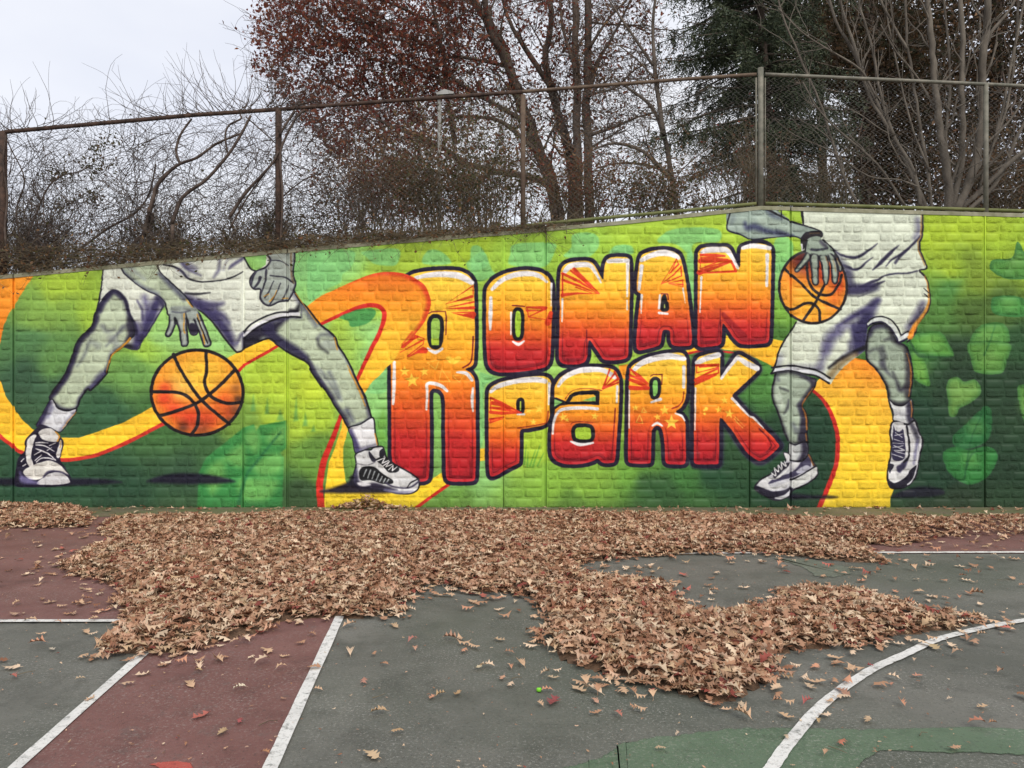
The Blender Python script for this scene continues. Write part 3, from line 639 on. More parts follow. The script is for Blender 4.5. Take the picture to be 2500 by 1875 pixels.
    M.stroke(np.concatenate([T(400, 600, '1400,480 1472,600 1540,660 1680,840 1780,920 1850,990 1880,1080 1950,1180 2020,1310 2080,1450 2180,1640'), T(600, 900, '1230,190 1300,340 1352,515')]), 2.2, INK)
    M.stroke(np.concatenate([T(400, 600, '860,1110 1120,1000 1220,1065 1340,1150 1550,1265 1600,1370 1700,1520'), T(600, 900, '690,0 760,110 880,260 960,400 1030,500 1080,600 1110,640')]), 2.1, INK)
    M.stroke(T(400, 600, '862,1000 930,935 1050,862 1200,792 1340,765 1472,770'), 2.2, INK)
    M.stroke(T(400, 600, '870,965 960,885 1080,812 1220,758 1340,738 1450,735'), 3.4, (216, 216, 220), soft=1)
    M.stroke(T(400, 600, '1420,510 1540,680 1660,840'), 1., GOLD, alpha=.8); M.stroke(T(400, 600, '1840,990 1870,1120'), 1.6, GOLD, alpha=.8); M.stroke(T(400, 600, '1980,1290 2080,1490 2150,1640'), (1, 1.8), GOLD, alpha=.75); M.stroke(T(600, 900, '1110,10 1200,190 1290,400'), 1.5, GOLD, alpha=.75)
    q = paint(T(600, 900, '1110,640 1230,600 1350,527 1385,560 1395,690 1425,830 1330,855 1240,890 1180,905 1150,760'), (216, 216, 218), w=1.6)
    M.stroke(T(600, 900, '1130,670 1180,800 1210,890'), (5, 7, 8), (64, 58, 100), soft=4, alpha=.95, clip=q); M.stroke(T(600, 900, '1240,870 1400,820'), (5, 3), (110, 108, 132), soft=4, alpha=.8, clip=q); M.stroke(T(600, 900, '1392,700 1418,820'), 1.4, GOLD, alpha=.9)
    q = paint(T(600, 900, '1180,930 1260,885 1300,875 1350,872 1380,848 1470,840 1500,900 1520,960 1620,1040 1750,1110 1850,1180 1872,1240 1850,1310 1760,1350 1620,1342 1500,1312 1350,1292 1200,1275 1160,1180 1190,1030'), (206, 206, 206), w=1.8)
    M.stroke(T(600, 900, '1160,1000 1170,1130 1180,1200'), (5, 9, 8), (50, 46, 76), soft=4, alpha=.9, clip=q); M.fill(crom(T(600, 900, '1180,1190 1280,1240 1400,1230 1520,1270 1640,1310 1500,1320 1350,1300 1190,1290')), (30, 26, 46), soft=3, alpha=.9); M.fill(crom(T(600, 900, '1200,1230 1290,1225 1350,1255 1250,1270')), (214, 212, 216), soft=2)
    for s, c in (('1222,1110 1270,1056 1380,1056 1450,1110 1520,1160 1585,1200 1580,1240 1480,1242 1350,1205 1240,1202', (24, 24, 28)), ('1330,890 1380,950 1420,1000 1360,1000 1330,940', (40, 38, 52)), ('1400,985 1470,948 1545,980 1642,1062 1650,1100 1600,1122 1530,1110 1470,1040', (24, 24, 28)), ('1440,900 1480,860 1500,930 1450,960', (30, 28, 40))):
        M.fill(crom(T(600, 900, s)), c)
    for s in ('1300,1090 1270,1160', '1345,1095 1315,1180', '1390,1110 1360,1190', '1435,1135 1405,1205', '1470,1165 1445,1215', '1505,1185 1485,1225', '1540,1195 1520,1225'):
        M.stroke(T(600, 900, s), (2, 1.4), (150, 154, 156), soft=.9)
    for s in ('1430,990 1500,960 1470,1020 1540,990', '1480,1050 1550,1000 1510,1060 1580,1030', '1540,1090 1590,1040 1580,1100 1630,1060', '1405,1000 1460,975'):
        M.stroke(T(600, 900, s), 1.3, (224, 222, 222), soft=.6, smooth=False)
    M.stroke(T(600, 900, '1510,1230 1600,1275 1760,1285 1870,1215'), 2, (60, 56, 78), soft=1.6); M.stroke(T(600, 900, '1740,1285 1780,1230 1860,1190'), 1.2, INK); M.stroke(T(600, 900, '1500,1310 1650,1335 1800,1325'), (2, 4, 2), (120, 118, 150), soft=3, alpha=.8); M.stroke(T(600, 900, '1190,1020 1300,1040 1390,1010'), 1.4, (120, 118, 124), soft=1)
    # arms and hands of the left player
    q = paint(T(0, 600, '1308,150 1650,130 1720,270 1850,400 2000,540 2100,680 2150,800 2060,830 1840,760 1800,690 1780,612 1700,532 1600,490 1500,430 1400,350 1320,262'), SKIN, w=1.8)
    M.stroke(T(0, 600, '1330,270 1500,420 1700,520'), (4, 5, 5), (90, 92, 112), soft=5, alpha=.7, clip=q); M.stroke(T(0, 600, '1720,300 1850,430 1990,570'), (5, 6, 6), (70, 70, 98), soft=5, alpha=.75, clip=q); M.stroke(T(0, 600, '1400,240 1560,360'), (6, 3), (130, 136, 146), soft=6, alpha=.6, clip=q)
    M.stroke(T(0, 600, '1700,560 1740,600 1760,640'), (6, 8, 6), (46, 42, 72), soft=4, alpha=.9)
    for tx, ty, s in ((0, 600, '1840,740 1822,860 1788,950 1808,976 1842,962 1892,850 1905,770'), (0, 600, '1895,770 1938,900 1958,1060 1990,1082 2030,1052 2012,860 2005,740'), (0, 600, '2030,760 2040,900 2080,960 2132,940 2125,800'), (400, 600, '330,800 390,950 430,1068 460,1086 505,1062 482,970 420,820 372,720 300,700')):
        q = paint(T(tx, ty, s), (160, 170, 160), w=2.1); M.edge(q, (50, 48, 66), 7, .75)
    M.fill(crom(T(0, 600, '2045,850 2050,920 2085,958 2128,938 2130,870 2080,830')), (36, 32, 50), soft=2)
    M.fill(crom(T(0, 600, '1850,660 2090,660 2140,760 2050,800 1990,770 1930,790 1880,780 1840,760')), (150, 160, 152), soft=3)
    M.fill(crom(T(0, 600, '1880,770 1905,780 1920,840 1880,840')), INK, soft=1.5); M.fill(crom(T(0, 600, '2000,720 2020,760 2045,860 2020,840')), INK, soft=1.5)
    M.stroke(T(0, 600, '1860,710 1950,720 2050,700'), 1.6, (60, 60, 78), soft=2, alpha=.8)
    for tx, ty, s in ((0, 600, '1990,730 1985,900 1995,940'), (400, 600, '240,580 310,660'), (400, 600, '360,740 400,880 440,1000'), (400, 600, '420,960 440,1060')):
        M.stroke(T(tx, ty, s), 1.4, GOLD, soft=1, alpha=.85)
    M.stroke(T(400, 600, '360,780 420,920 470,1050'), 1.6, INK, soft=1)
    q = paint(T(400, 600, '935,350 1000,272 1100,230 1150,150 1112,60 1392,40 1394,300 1420,400 1400,480 1342,580 1245,602 1150,646 1080,622 1040,560 1042,470 975,466 935,420'), (160, 170, 160), w=2)
    for s, w in (('1185,380 1140,480 1090,560', (1.2, 1.7)), ('1260,405 1210,520 1140,640', (1.2, 1.7)), ('1340,420 1310,520 1280,580', (1.2, 1.7)), ('1105,262 1095,380 1045,520', (2.8, 2.6, 2)), ('1150,320 1210,328 1310,340 1395,400', (1.4, 1.6, 1.6)), ('1120,155 1250,160 1340,210', (1, 1.4, 1)), ('1040,340 1020,400 970,460', (4, 3, 2)), ('1000,275 960,340 945,420', (2, 3, 2))):
        M.stroke(T(400, 600, s), w, (40, 38, 52), soft=1.2, alpha=.95)
    M.edge(q, (70, 68, 92), 7, .55)
    M.stroke(T(400, 600, '1370,60 1375,300 1400,400'), 1.8, (110, 84, 50), soft=2, alpha=.8); M.stroke(T(400, 600, '1080,545 1130,520'), 1, GOLD, alpha=.7); M.stroke(T(400, 600, '1140,600 1195,540 1215,480'), 1.1, GOLD, alpha=.9); M.stroke(T(400, 600, '1280,570 1330,560'), 1, GOLD, alpha=.8)
    # left ball
    def ball(cx, cy, rx, ry, lines, tx, ty, lw):
        th = np.linspace(0, 2 * np.pi, 64)[:-1]
        p = np.stack([cx + rx * np.cos(th), cy + ry * np.sin(th)], 1).astype(np.float32)
        M.fill(p, (240, 150, 42))
        b, X, Y, d = M.sdf(p, 4); ins = np.clip(.5 - d, 0, 1)
        def blob(x, y, r, c, a):
            m = np.exp(-(((X - cx) / rx - x) ** 2 + ((Y - cy) / ry - y) ** 2) / r ** 2) * a * ins
            M.mix(b, m, c)
        return p, blob, lines, tx, ty, lw
    def ballfin(r):
        p, blob, lines, tx, ty, lw = r
        for s in lines:
            M.stroke(T(tx, ty, s), lw, (34, 28, 30), soft=.9)
        M.stroke(p, lw * .95, (30, 24, 28), closed=True, smooth=False, soft=.9)
    r = ball(481, 958, 112, 104, ('545,285 600,410 720,610 840,770 980,900 1150,1040', '895,265 905,450 880,590 930,720', '930,720 1000,770 1130,815 1290,800', '1210,450 1080,590 930,720 800,810 600,890 400,950', '305,690 560,695 680,730 770,810', '770,810 815,920 800,1060 730,1160'), 300, 800, 4.)
    B = r[1]
    B(0, -.35, .55, (250, 200, 58), .9); B(-.35, -.1, .35, (240, 196, 110), .5); B(.3, -.5, .4, (250, 196, 56), .6); B(-.7, -.1, .16, (222, 70, 34), .85); B(-.72, .15, .2, (226, 66, 34), .9); B(-.5, .4, .22, (224, 66, 34), .85); B(-.15, .62, .35, (220, 60, 36), .9); B(.25, .62, .3, (220, 66, 36), .8); B(.6, .2, .28, (224, 80, 36), .75); B(.7, .5, .18, (206, 66, 34), .7)
    B(-.3, .82, .14, (60, 34, 26), .75); B(.1, .86, .2, (110, 56, 36), .6); B(.84, .4, .15, (90, 50, 36), .7); B(.9, .15, .1, (60, 36, 30), .8); B(.72, .66, .12, (90, 50, 36), .6); B(.85, -.1, .12, (80, 44, 30), .5)
    ballfin(r)
    # ================= right player
    arm = T(1760, 490, '100,60 490,20 640,130 780,220 1070,320 1092,372 1000,392 870,412 770,382 550,397 330,417 200,362 75,325 60,260')
    # shirt + shorts
    body = np.concatenate([T(1760, 490, '872,20 1500,10'), T(2000, 500, '1118,20 1110,320 1085,400 1090,490 1120,570 1155,650 1150,690 1080,710 1160,800 1190,950 1196,1050 1160,1160 1060,1290 1030,1390 950,1480'),
                           T(1800, 700, '1840,560 1740,600 1720,550 1650,440 1560,382 1450,397 1405,430 1398,560 1392,680 1260,775 1150,862 1060,962 1010,1052 990,1042 850,962 720,940 560,905 360,935 400,860 430,750 490,600 570,500 630,385'), T(1760, 490, '850,1250 870,700 880,300')])
    M.fill(body, (206, 214, 192))
    cl = body
    for s, w, c, a, sf in (('1520,140 1400,240 1230,330 1080,430', (6, 9, 7, 4), PURP, .95, 6), ('1480,180 1430,300 1380,400', (10, 12, 10), (60, 56, 96), .8, 8), ('1400,330 1340,460 1330,640', (14, 20, 16), (46, 42, 80), .98, 8), ('1250,420 1300,560 1300,680', (9, 14, 14), (50, 46, 84), .9, 8), ('1080,480 1000,560 960,680', (12, 14, 10), (84, 80, 120), .85, 10), ('960,640 920,780 880,880', (10, 8, 6), (96, 92, 128), .75, 9), ('1180,420 1100,480', (8, 6), (100, 96, 132), .7, 8), ('1220,600 1210,700 1120,780', (5, 5, 3), PURP, .7, 7), ('560,860 900,880', (4, 9), (120, 118, 144), .6, 8), ('450,760 430,860', (9, 6), (130, 132, 152), .7, 8), ('990,870 1130,770 1290,690 1390,650', (3, 4, 4, 6), INK, .95, 3), ('1010,950 1120,830 1280,730', (9, 8, 5), (120, 92, 50), .7, 6), ('1300,110 1400,70 1500,20', (1, 2, 2), (110, 114, 116), .8, 2), ('2000,180 1920,330 1850,440', (8, 9, 9), (84, 80, 106), .8, 7), ('1180,40 1350,30 1500,0', (12, 12, 8), (56, 54, 78), .95, 6), ('1750,560 1850,490', (4, 6), (60, 58, 80), .7, 4)):
        M.stroke(T(1800, 700, s), w, c, soft=sf, alpha=a, clip=cl)
    for s, w, a in (('1190,510 1290,580 1400,610 1490,600 1600,530 1690,460', (2, 2, 3.4, 3.6, 2.4, .6), .95), ('1300,690 1380,720 1440,742 1500,725 1570,660 1640,610', (3, 3.4, 3, 3, 2, .6), .95), ('1640,745 1720,670 1830,560 1920,480', (1, 4.6, 4, .6), .95), ('1780,705 1850,630 1970,560 2100,440 2150,380', (1, 2, 3, 3, 3), .95), ('1880,670 1960,570 2050,500', (3.4, 3, 1), .8), ('1370,930 1500,940 1620,880 1700,850 1760,810 1880,785 2020,780 2120,755', (6, 5, 4, 2, 1.6, 1.6, 1.6), .95), ('1560,950 1680,900 1770,865', (6, 4, 1), .85), ('2180,140 2175,330 2140,470 2150,560 2200,650', 2.2, 1)):
        M.stroke(T(1760, 490, s), w, (36, 32, 60), soft=1.8, alpha=a)
    M.fill(crom(T(1760, 490, '1350,880 1520,900 1640,900 1560,980 1370,990')), (60, 56, 92), soft=5, alpha=.75)
    M.stroke(T(1760, 490, '1370,780 1400,900'), (12, 8), (70, 68, 96), soft=7, alpha=.8); M.stroke(T(1760, 490, '1230,560 1320,700 1370,830'), (5, 10, 10), (80, 80, 104), soft=7, alpha=.7); M.stroke(T(1760, 490, '2120,200 2130,330 2090,400'), (6, 7, 5), (100, 96, 128), soft=6, alpha=.7, clip=cl)
    M.stroke(T(1800, 700, '370,872 570,850 720,872 860,902 1000,985'), 2, INK); M.stroke(T(1800, 700, '400,905 570,885 720,908 850,935 980,1005'), (4, 4, 4, 3), (206, 208, 214), soft=1.2); M.stroke(T(1800, 700, '360,935 560,905 720,940 850,962 990,1042'), 2.2, INK)
    M.stroke(np.concatenate([T(1760, 490, '810,1310 760,1400 680,1510 610,1650'), T(1800, 700, '430,750 400,860 362,935')]), 2, INK)
    M.stroke(T(2000, 500, '1115,60 1110,320 1085,400 1090,490 1120,570 1155,650 1150,690 1080,710 1160,800 1190,950 1196,1050 1160,1160 1060,1290 1030,1390 950,1480'), 1.9, (36, 30, 40)); M.stroke(T(2000, 500, '1100,110 1095,330 1065,390 1075,500 1120,600 1140,650'), 1.6, (168, 120, 50), alpha=.8, soft=1.4); M.stroke(T(2000, 500, '1140,770 1170,880 1180,1050 1130,1170 1040,1290 980,1420'), (1, 1.4, 2.4, 4, 6, 7), (200, 130, 40), alpha=.9, soft=1.6); M.stroke(T(2000, 500, '1130,1110 1060,1210 980,1300'), (2, 4, 3), (50, 46, 70), alpha=.8, soft=3)
    M.stroke(T(1760, 490, '872,40 880,170 892,265'), (3.4, 3, 1.4), INK)
    M.stroke(T(2000, 500, '1130,900 1180,950'), 1, INK); M.stroke(T(2000, 500, '1130,960 1180,1000'), 1, INK)
    # raised leg (right)
    q = crom(T(1800, 700, '1408,520 1450,425 1560,397 1650,450 1700,560 1745,605 1822,645 1870,770 1890,900 1890,1000 1862,1200 1850,1262 1700,1285 1640,1222 1620,1100 1560,980 1490,880 1402,790 1390,690')); M.fill(q, (150, 166, 144)); M.edge(q, (44, 42, 56), 8, .75); M.edge(q, (34, 32, 40), 14, .85, dx=-3)
    for s, w, c, a in (('1420,500 1470,430 1600,410', (9, 8, 6), (46, 44, 66), .9), ('1700,560 1640,560 1590,575', (4, 3, 1), (50, 50, 60), .8), ('1430,700 1480,670 1540,690 1560,780', (3, 3, 4, 4), (80, 84, 88), .8), ('1560,660 1590,760 1560,860', (6, 5, 5), (74, 76, 82), .75), ('1560,820 1620,920 1680,980', (7, 4, 1), (60, 60, 72), .8), ('1680,920 1720,1020 1760,1110 1830,1080', (1, 3, 6, 8), (46, 44, 56), .9), ('1830,700 1850,900 1840,1150', (6, 8, 9), (50, 46, 54), .85), ('1660,1240 1760,1275 1840,1240', (4, 7, 4), (40, 38, 46), .85), ('1500,1000 1600,1150', (10, 6), (190, 204, 184), .6), ('1440,780 1500,840', (5, 3), (190, 204, 184), .5)):
        M.stroke(T(1800, 700, s), w, c, soft=5, alpha=a, clip=q)
    M.stroke(q, 2, INK, closed=True, smooth=False); M.stroke(T(1800, 700, '1400,430 1440,350 1540,320 1640,345 1710,410 1750,480 1775,520 1840,480'), 1.8, INK); M.stroke(T(1800, 700, '1420,400 1500,350 1600,365 1680,430 1735,540'), 4, (204, 210, 204), soft=1); M.stroke(T(1800, 700, '1745,575 1835,510'), 4, (206, 210, 208), soft=1); M.stroke(T(1800, 700, '1400,440 1460,395 1560,380 1650,440 1715,545 1740,600 1830,560'), 2.2, (34, 30, 54))
    M.stroke(T(1800, 700, '1830,720 1870,860 1872,1020 1850,1180'), (1, 2, 2, 1.4), (170, 100, 34), soft=1.4, alpha=.85)
    M.fill(T(1800, 700, '1860,480 1930,400 1900,520 1840,560'), (232, 140, 40), soft=1.5)
    q = paint(T(1800, 900, '1632,335 1700,385 1780,397 1850,352 1880,328 1897,420 1890,520 1912,560 1840,602 1690,562 1682,480'), (206, 208, 208), w=1.8); M.stroke(T(1800, 900, '1860,380 1860,500 1870,580'), (8, 9, 6), (44, 40, 58), soft=4, alpha=.95, clip=q); M.stroke(T(1800, 900, '1690,480 1830,490'), 3, (150, 150, 160), soft=4, alpha=.6, clip=q); M.stroke(T(1800, 900, '1868,350 1885,430 1880,520'), 1.6, (180, 110, 40), soft=1, alpha=.8)
    q = paint(T(1800, 900, '1690,568 1652,650 1650,720 1662,800 1652,950 1630,1060 1620,1180 1640,1262 1690,1292 1800,1282 1900,1202 1942,1100 1962,960 2002,790 1962,680 1915,560 1840,602'), (206, 206, 206), w=2.1)
    M.fill(crom(T(1800, 900, '1690,600 1740,650 1790,660 1812,800 1802,970 1700,992 1665,940 1672,800')), (44, 40, 68))
    M.fill(crom(T(1800, 900, '1695,580 1790,585 1780,650 1740,680 1700,650')), (196, 196, 196), soft=1.2)
    M.fill(crom(T(1800, 900, '1622,1185 1690,1232 1800,1180 1880,1080 1942,1040 1935,1110 1900,1202 1800,1282 1690,1292 1640,1262')), (30, 27, 42)); M.fill(crom(T(1800, 900, '1635,1030 1690,1040 1660,1110 1640,1130')), (40, 38, 54)); M.fill(crom(T(1800, 900, '1720,1060 1760,1030 1850,950 1820,1050 1760,1120 1725,1105')), (56, 52, 80), soft=2)
    M.stroke(T(1800, 900, '1830,620 1840,700 1855,800 1850,940 1800,1010'), 2.4, INK); M.stroke(T(1800, 900, '1880,600 1930,700 1950,800'), (5, 7, 3), (50, 48, 62), soft=4, alpha=.85, clip=q); M.stroke(T(1800, 900, '1945,770 1925,900 1905,1030'), (3, 4, 2), (110, 108, 140), soft=3, alpha=.8, clip=q); M.stroke(T(1800, 900, '1985,760 1960,900 1935,1080 1890,1200 1840,1250'), 1.6, (200, 200, 204), soft=1)
    for s in ('1700,720 1790,700', '1680,800 1800,810', '1690,830 1800,880 1690,880', '1680,850 1790,830', '1670,920 1790,960', '1700,890 1810,920', '1710,690 1780,740', '1690,760 1790,790'):
        M.stroke(T(1800, 900, s), (1, 1.5, 1), (206, 206, 212), soft=.7)
    # standing leg
    q = np.concatenate([T(1800, 700, '400,930 560,905 700,945 852,990 832,1080 762,1180 700,1270 732,1350 760,1450 752,1560'), T(1800, 900, '752,700 760,880 740,790 620,825 560,800 550,780 480,600'), T(1800, 700, '460,1430 420,1322 382,1230 370,1120 395,1000')])
    M.fill(q, (156, 172, 150)); M.edge(q, (50, 48, 62), 6, .6); M.edge(q, (36, 33, 46), 13, .9, dx=-3)
    for s, w, c, a in (('780,980 840,1060 760,1180 690,1260', (9, 9, 8, 6), (50, 46, 62), .9), ('455,1090 500,1105 550,1125', (1, 1.6, 1), INK, .9), ('555,1220 540,1300 500,1370', (1, 4, 1), (46, 46, 58), .85), ('665,1280 680,1340 690,1380', (6, 5, 2), (50, 46, 66), .8), ('700,1300 720,1440 700,1640', (5, 9, 12), (40, 36, 54), .95), ('600,1480 640,1560', (4, 7), (90, 96, 104), .7), ('410,950 440,1010', (7, 3), (70, 72, 84), .7), ('440,1180 480,1300', (9, 5), (196, 210, 190), .5), ('700,960 780,970', (6, 7), (60, 58, 80), .7)):
        M.stroke(T(1800, 700, s), w, c, soft=4, alpha=a, clip=q)
    M.stroke(T(1800, 700, '410,930 395,1000 370,1120 382,1230 420,1322 460,1430 500,1560 545,1660'), 1.9, INK); M.stroke(np.concatenate([T(1800, 700, '850,1000 832,1080 762,1180 700,1270 732,1350 760,1450 752,1560'), T(1800, 900, '752,700 765,880')]), 2, INK); M.stroke(T(1800, 700, '820,1090 720,1230 700,1290 740,1400 748,1540'), (1, 2, 1, 2, 2), (170, 104, 38), soft=1.4, alpha=.85); M.stroke(T(1800, 900, '740,700 750,880'), 1.5, (170, 104, 38), soft=1.4, alpha=.8)
    q = paint(T(1800, 900, '560,805 620,825 740,785 765,885 742,962 690,1003 570,985'), (170, 174, 174), w=1.6); M.stroke(T(1800, 900, '720,800 730,900 680,990'), (8, 9, 6), (40, 36, 54), soft=5, alpha=.95, clip=q); M.stroke(T(1800, 900, '590,840 600,960'), 5, (214, 216, 214), soft=5, alpha=.7, clip=q)
    q = paint(T(1800, 900, '500,905 570,932 582,990 700,993 770,930 802,980 862,1090 850,1165 750,1242 600,1312 560,1372 420,1417 300,1372 200,1312 190,1260 260,1190 360,1130 470,1022 520,990'), (184, 184, 190), w=2)
    for s, c in (('190,1260 260,1280 380,1320 520,1300 600,1260 580,1330 420,1417 300,1372 200,1312', (34, 30, 48)), ('320,1230 380,1190 480,1150 580,1120 650,1060 690,1010 770,945 800,980 780,1080 700,1120 600,1170 480,1200 360,1240', (60, 56, 82)), ('580,1210 700,1150 840,1060 862,1090 850,1150 740,1225 600,1290', (206, 208, 204)), ('400,1395 500,1360 570,1310 565,1360 480,1405', (200, 200, 206)), ('240,1215 330,1165 380,1185 330,1240 400,1275 520,1225 560,1235 420,1310 280,1285 225,1255', (204, 204, 206)), ('500,908 570,935 572,985 530,990', (206, 206, 206)), ('580,1020 640,1010 650,1040 600,1075', (206, 206, 206)), ('640,1100 740,1040 790,1070 740,1110 660,1130', (176, 176, 190)), ('380,1120 470,1030 560,1010 570,1030 480,1110 400,1180', (36, 33, 46))):
        M.fill(crom(T(1800, 900, s)), c, soft=1.3)
    for s in ('365,1125 410,1150 395,1070', '400,1075 440,1110 435,1040', '440,1040 475,1085 470,1005', '470,1005 520,1050 505,995', '380,1190 430,1180 500,1120 560,1060 580,1030', '420,1175 520,1110'):
        M.stroke(T(1800, 900, s), (1.6, 2, 1.4), (212, 212, 212), soft=.7)
    M.stroke(T(1800, 900, '700,1000 770,935 800,990 830,1060'), 1.6, INK); M.stroke(T(1800, 900, '770,930 790,970 820,1040'), 1.6, (180, 110, 40), soft=1.4, alpha=.8); M.stroke(T(1800, 900, '580,1200 700,1140 850,1050'), 1.8, INK)
    # arm
    q = crom(arm); M.fill(q, (142, 160, 148)); M.edge(q, (90, 102, 112), 7, .5)
    for s, w, c, a in (('255,235 280,290 360,280 500,330 770,380', (3, 7, 8, 6, 3), (60, 64, 96), .9), ('500,110 560,160 650,190', (4, 6, 3), (80, 88, 108), .8), ('130,180 110,240', (6, 5), (110, 124, 126), .7), ('600,330 760,385', (4, 4), (50, 50, 80), .7), ('420,200 620,260 800,300', (7, 7, 5), (166, 184, 166), .6), ('80,320 200,390 330,430', (4, 5, 2), (140, 156, 148), .4)):
        M.stroke(T(1760, 490, s), w, c, soft=5, alpha=a, clip=q)
    M.stroke(T(1760, 490, '490,90 640,165 780,230 900,265 1070,325 1092,372'), (3, 2, 1.8, 1.8), INK); M.stroke(T(1760, 490, '105,110 65,240 72,320 200,362 330,417 550,397 770,382 870,412'), (1.6, 2, 1.6, 1.4), (30, 30, 44)); M.stroke(T(1760, 490, '645,100 650,165'), 1.6, INK)
    # right ball
    r = ball(1760 + 992 / K, 490 + 928 / K, 83, 89, ('690,740 850,880 1000,1030 1150,1110 1290,1170', '1120,900 1070,1000 1000,1130 880,1300', '925,680 945,860 1010,970 1100,1015 1200,1000 1280,880 1300,800', '690,1150 780,1170 900,1110 990,1110 1060,1180 1065,1290'), 1760, 490, 3.3)
    B = r[1]; B(0, .3, .6, (248, 186, 48), .9); B(.1, -.6, .5, (190, 60, 30), .9); B(-.4, -.75, .35, (92, 28, 30), .9); B(-.1, -.9, .3, (60, 22, 30), .9); B(.75, 0, .2, (214, 66, 30), .85); B(.7, -.35, .25, (170, 44, 30), .85); B(.6, .35, .25, (230, 110, 34), .8); B(-.7, -.2, .2, (240, 140, 40), .6); B(.3, -.35, .3, (176, 52, 28), .75)
    ballfin(r)
    # wristband, hand on the ball
    paint(T(1760, 490, '868,402 930,340 1070,330 1092,382 1040,392 990,392 930,440 905,490 880,520 870,460'), (34, 28, 34), w=1.4); M.stroke(T(1760, 490, '960,350 1060,345'), 1.4, (90, 66, 40), soft=1.4, alpha=.8); M.stroke(T(1760, 490, '870,470 878,530'), 2, (214, 214, 216), soft=1)
    M.fill(crom(T(1760, 490, '925,430 1000,386 1062,390 1110,440 1190,500 1235,580 1250,640 1150,650 1040,620 960,640 920,560')), (140, 156, 140)); M.stroke(T(1760, 490, '930,430 910,540 930,600'), 2, INK)
    for s in ('930,560 870,650 800,740 825,766 900,692 965,610', '968,590 980,760 990,890 1045,895 1048,760 1045,590', '1060,600 1090,700 1110,882 1152,886 1166,740 1135,590', '1150,560 1190,700 1206,872 1250,880 1262,760 1222,610', '1230,580 1262,700 1285,765 1308,720 1270,620'):
        q = paint(T(1760, 490, s), (150, 164, 146), w=1.9); M.edge(q, (60, 60, 68), 5.5, .7)
    M.fill(crom(T(1760, 490, '940,440 1000,395 1060,400 1100,460 1170,520 1180,570 1100,590 1000,570 940,560')), (146, 162, 144), soft=3)
    M.stroke(T(1760, 490, '975,525 1040,530 1150,510'), 2.4, (40, 40, 58), soft=2, alpha=.9); M.stroke(T(1760, 490, '1080,440 1120,480 1140,500'), (4, 5, 2), (64, 60, 78), soft=3, alpha=.8); M.stroke(T(1760, 490, '1100,420 1190,500 1240,580 1300,700 1340,790'), 1.9, INK)
    for s in ('1210,640 1240,760', '1250,620 1285,700', '1130,600 1160,700'):
        M.stroke(T(1760, 490, s), .9, (160, 104, 50), soft=1, alpha=.7)
    # ---- spray mottling, drips of grime at the foot, patchy coverage
    n1 = frac_noise(MH, MW, 34, rng); n2 = frac_noise(MH, MW, 9, rng); n3 = frac_noise(MH, MW, 2.5, rng)
    g = 1 + (n1 - .5) * .1 + (n2 - .5) * .06 + (n3 - .5) * .07
    M.a *= g[..., None]
    foot = np.clip((Y - 1205 - 18 * (n2 - .5)) / 40, 0, 1) * (.35 + .4 * n1)
    M.a[:] = M.a * (1 - foot[..., None] * .35) + np.array([.3, .31, .2], np.float32) * foot[..., None] * .35
    grey = M.a @ np.array([.3, .59, .11], np.float32)
    M.a[:] = grey[..., None] + (M.a - grey[..., None]) * np.where(M.a[..., 1] >= M.a.max(-1) - 1e-4, .86, .97)[..., None]
    return np.clip(M.a, 0, 1)
# ---------------------------------------------------------------- ground and court
m_asphalt, t, b = nodes('court_asphalt')
v = pos(t)
base = mixc(t, (.076, .080, .068), (.128, .128, .112), ramp(t, noise(t, .8, 6, .65, v, .8), .34, .66))
base = mixc(t, base, (.034, .037, .030), mixf(t, ramp(t, noise(t, 2.4, 5, .7, v, .4), .50, .70), .6))
base = mixc(t, base, (.16, .16, .145), mixf(t, ramp(t, noise(t, 3.6, 6, .75, v, .3), .55, .75), .45))
base = mixc(t, base, (.055, .072, .050), mixf(t, ramp(t, noise(t, .35, 3, .5, v), .45, .6), .5))
sm = N(t, 'ShaderNodeMapping'); sm.inputs['Scale'].default_value = (1.2, 9, 1); sm.inputs['Rotation'].default_value = (0, 0, .5); t.links.new(v, sm.inputs[0])
base = mixc(t, base, (.15, .15, .14), mixf(t, ramp(t, noise(t, 2.2, 6, .8, sm.outputs[0]), .60, .74), .35))
grit = mixc(t, (0, 0, 0), ramp(t, noise(t, 62, 4, .85, v), .545, .61), ramp(t, noise(t, 1.5, 5, .65, v), .36, .70))
base = mixc(t, base, (.34, .34, .31), mixf(t, grit, .75))
base = mixc(t, base, (.014, .015, .013), mixf(t, ramp(t, noise(t, 55, 4, .8, v), .56, .66), .6))
t.links.new(base, b.inputs['Base Color']); b.inputs['Roughness'].default_value = .8
bump(t, b, noise(t, 180, 3, .7, v), .5, .006)

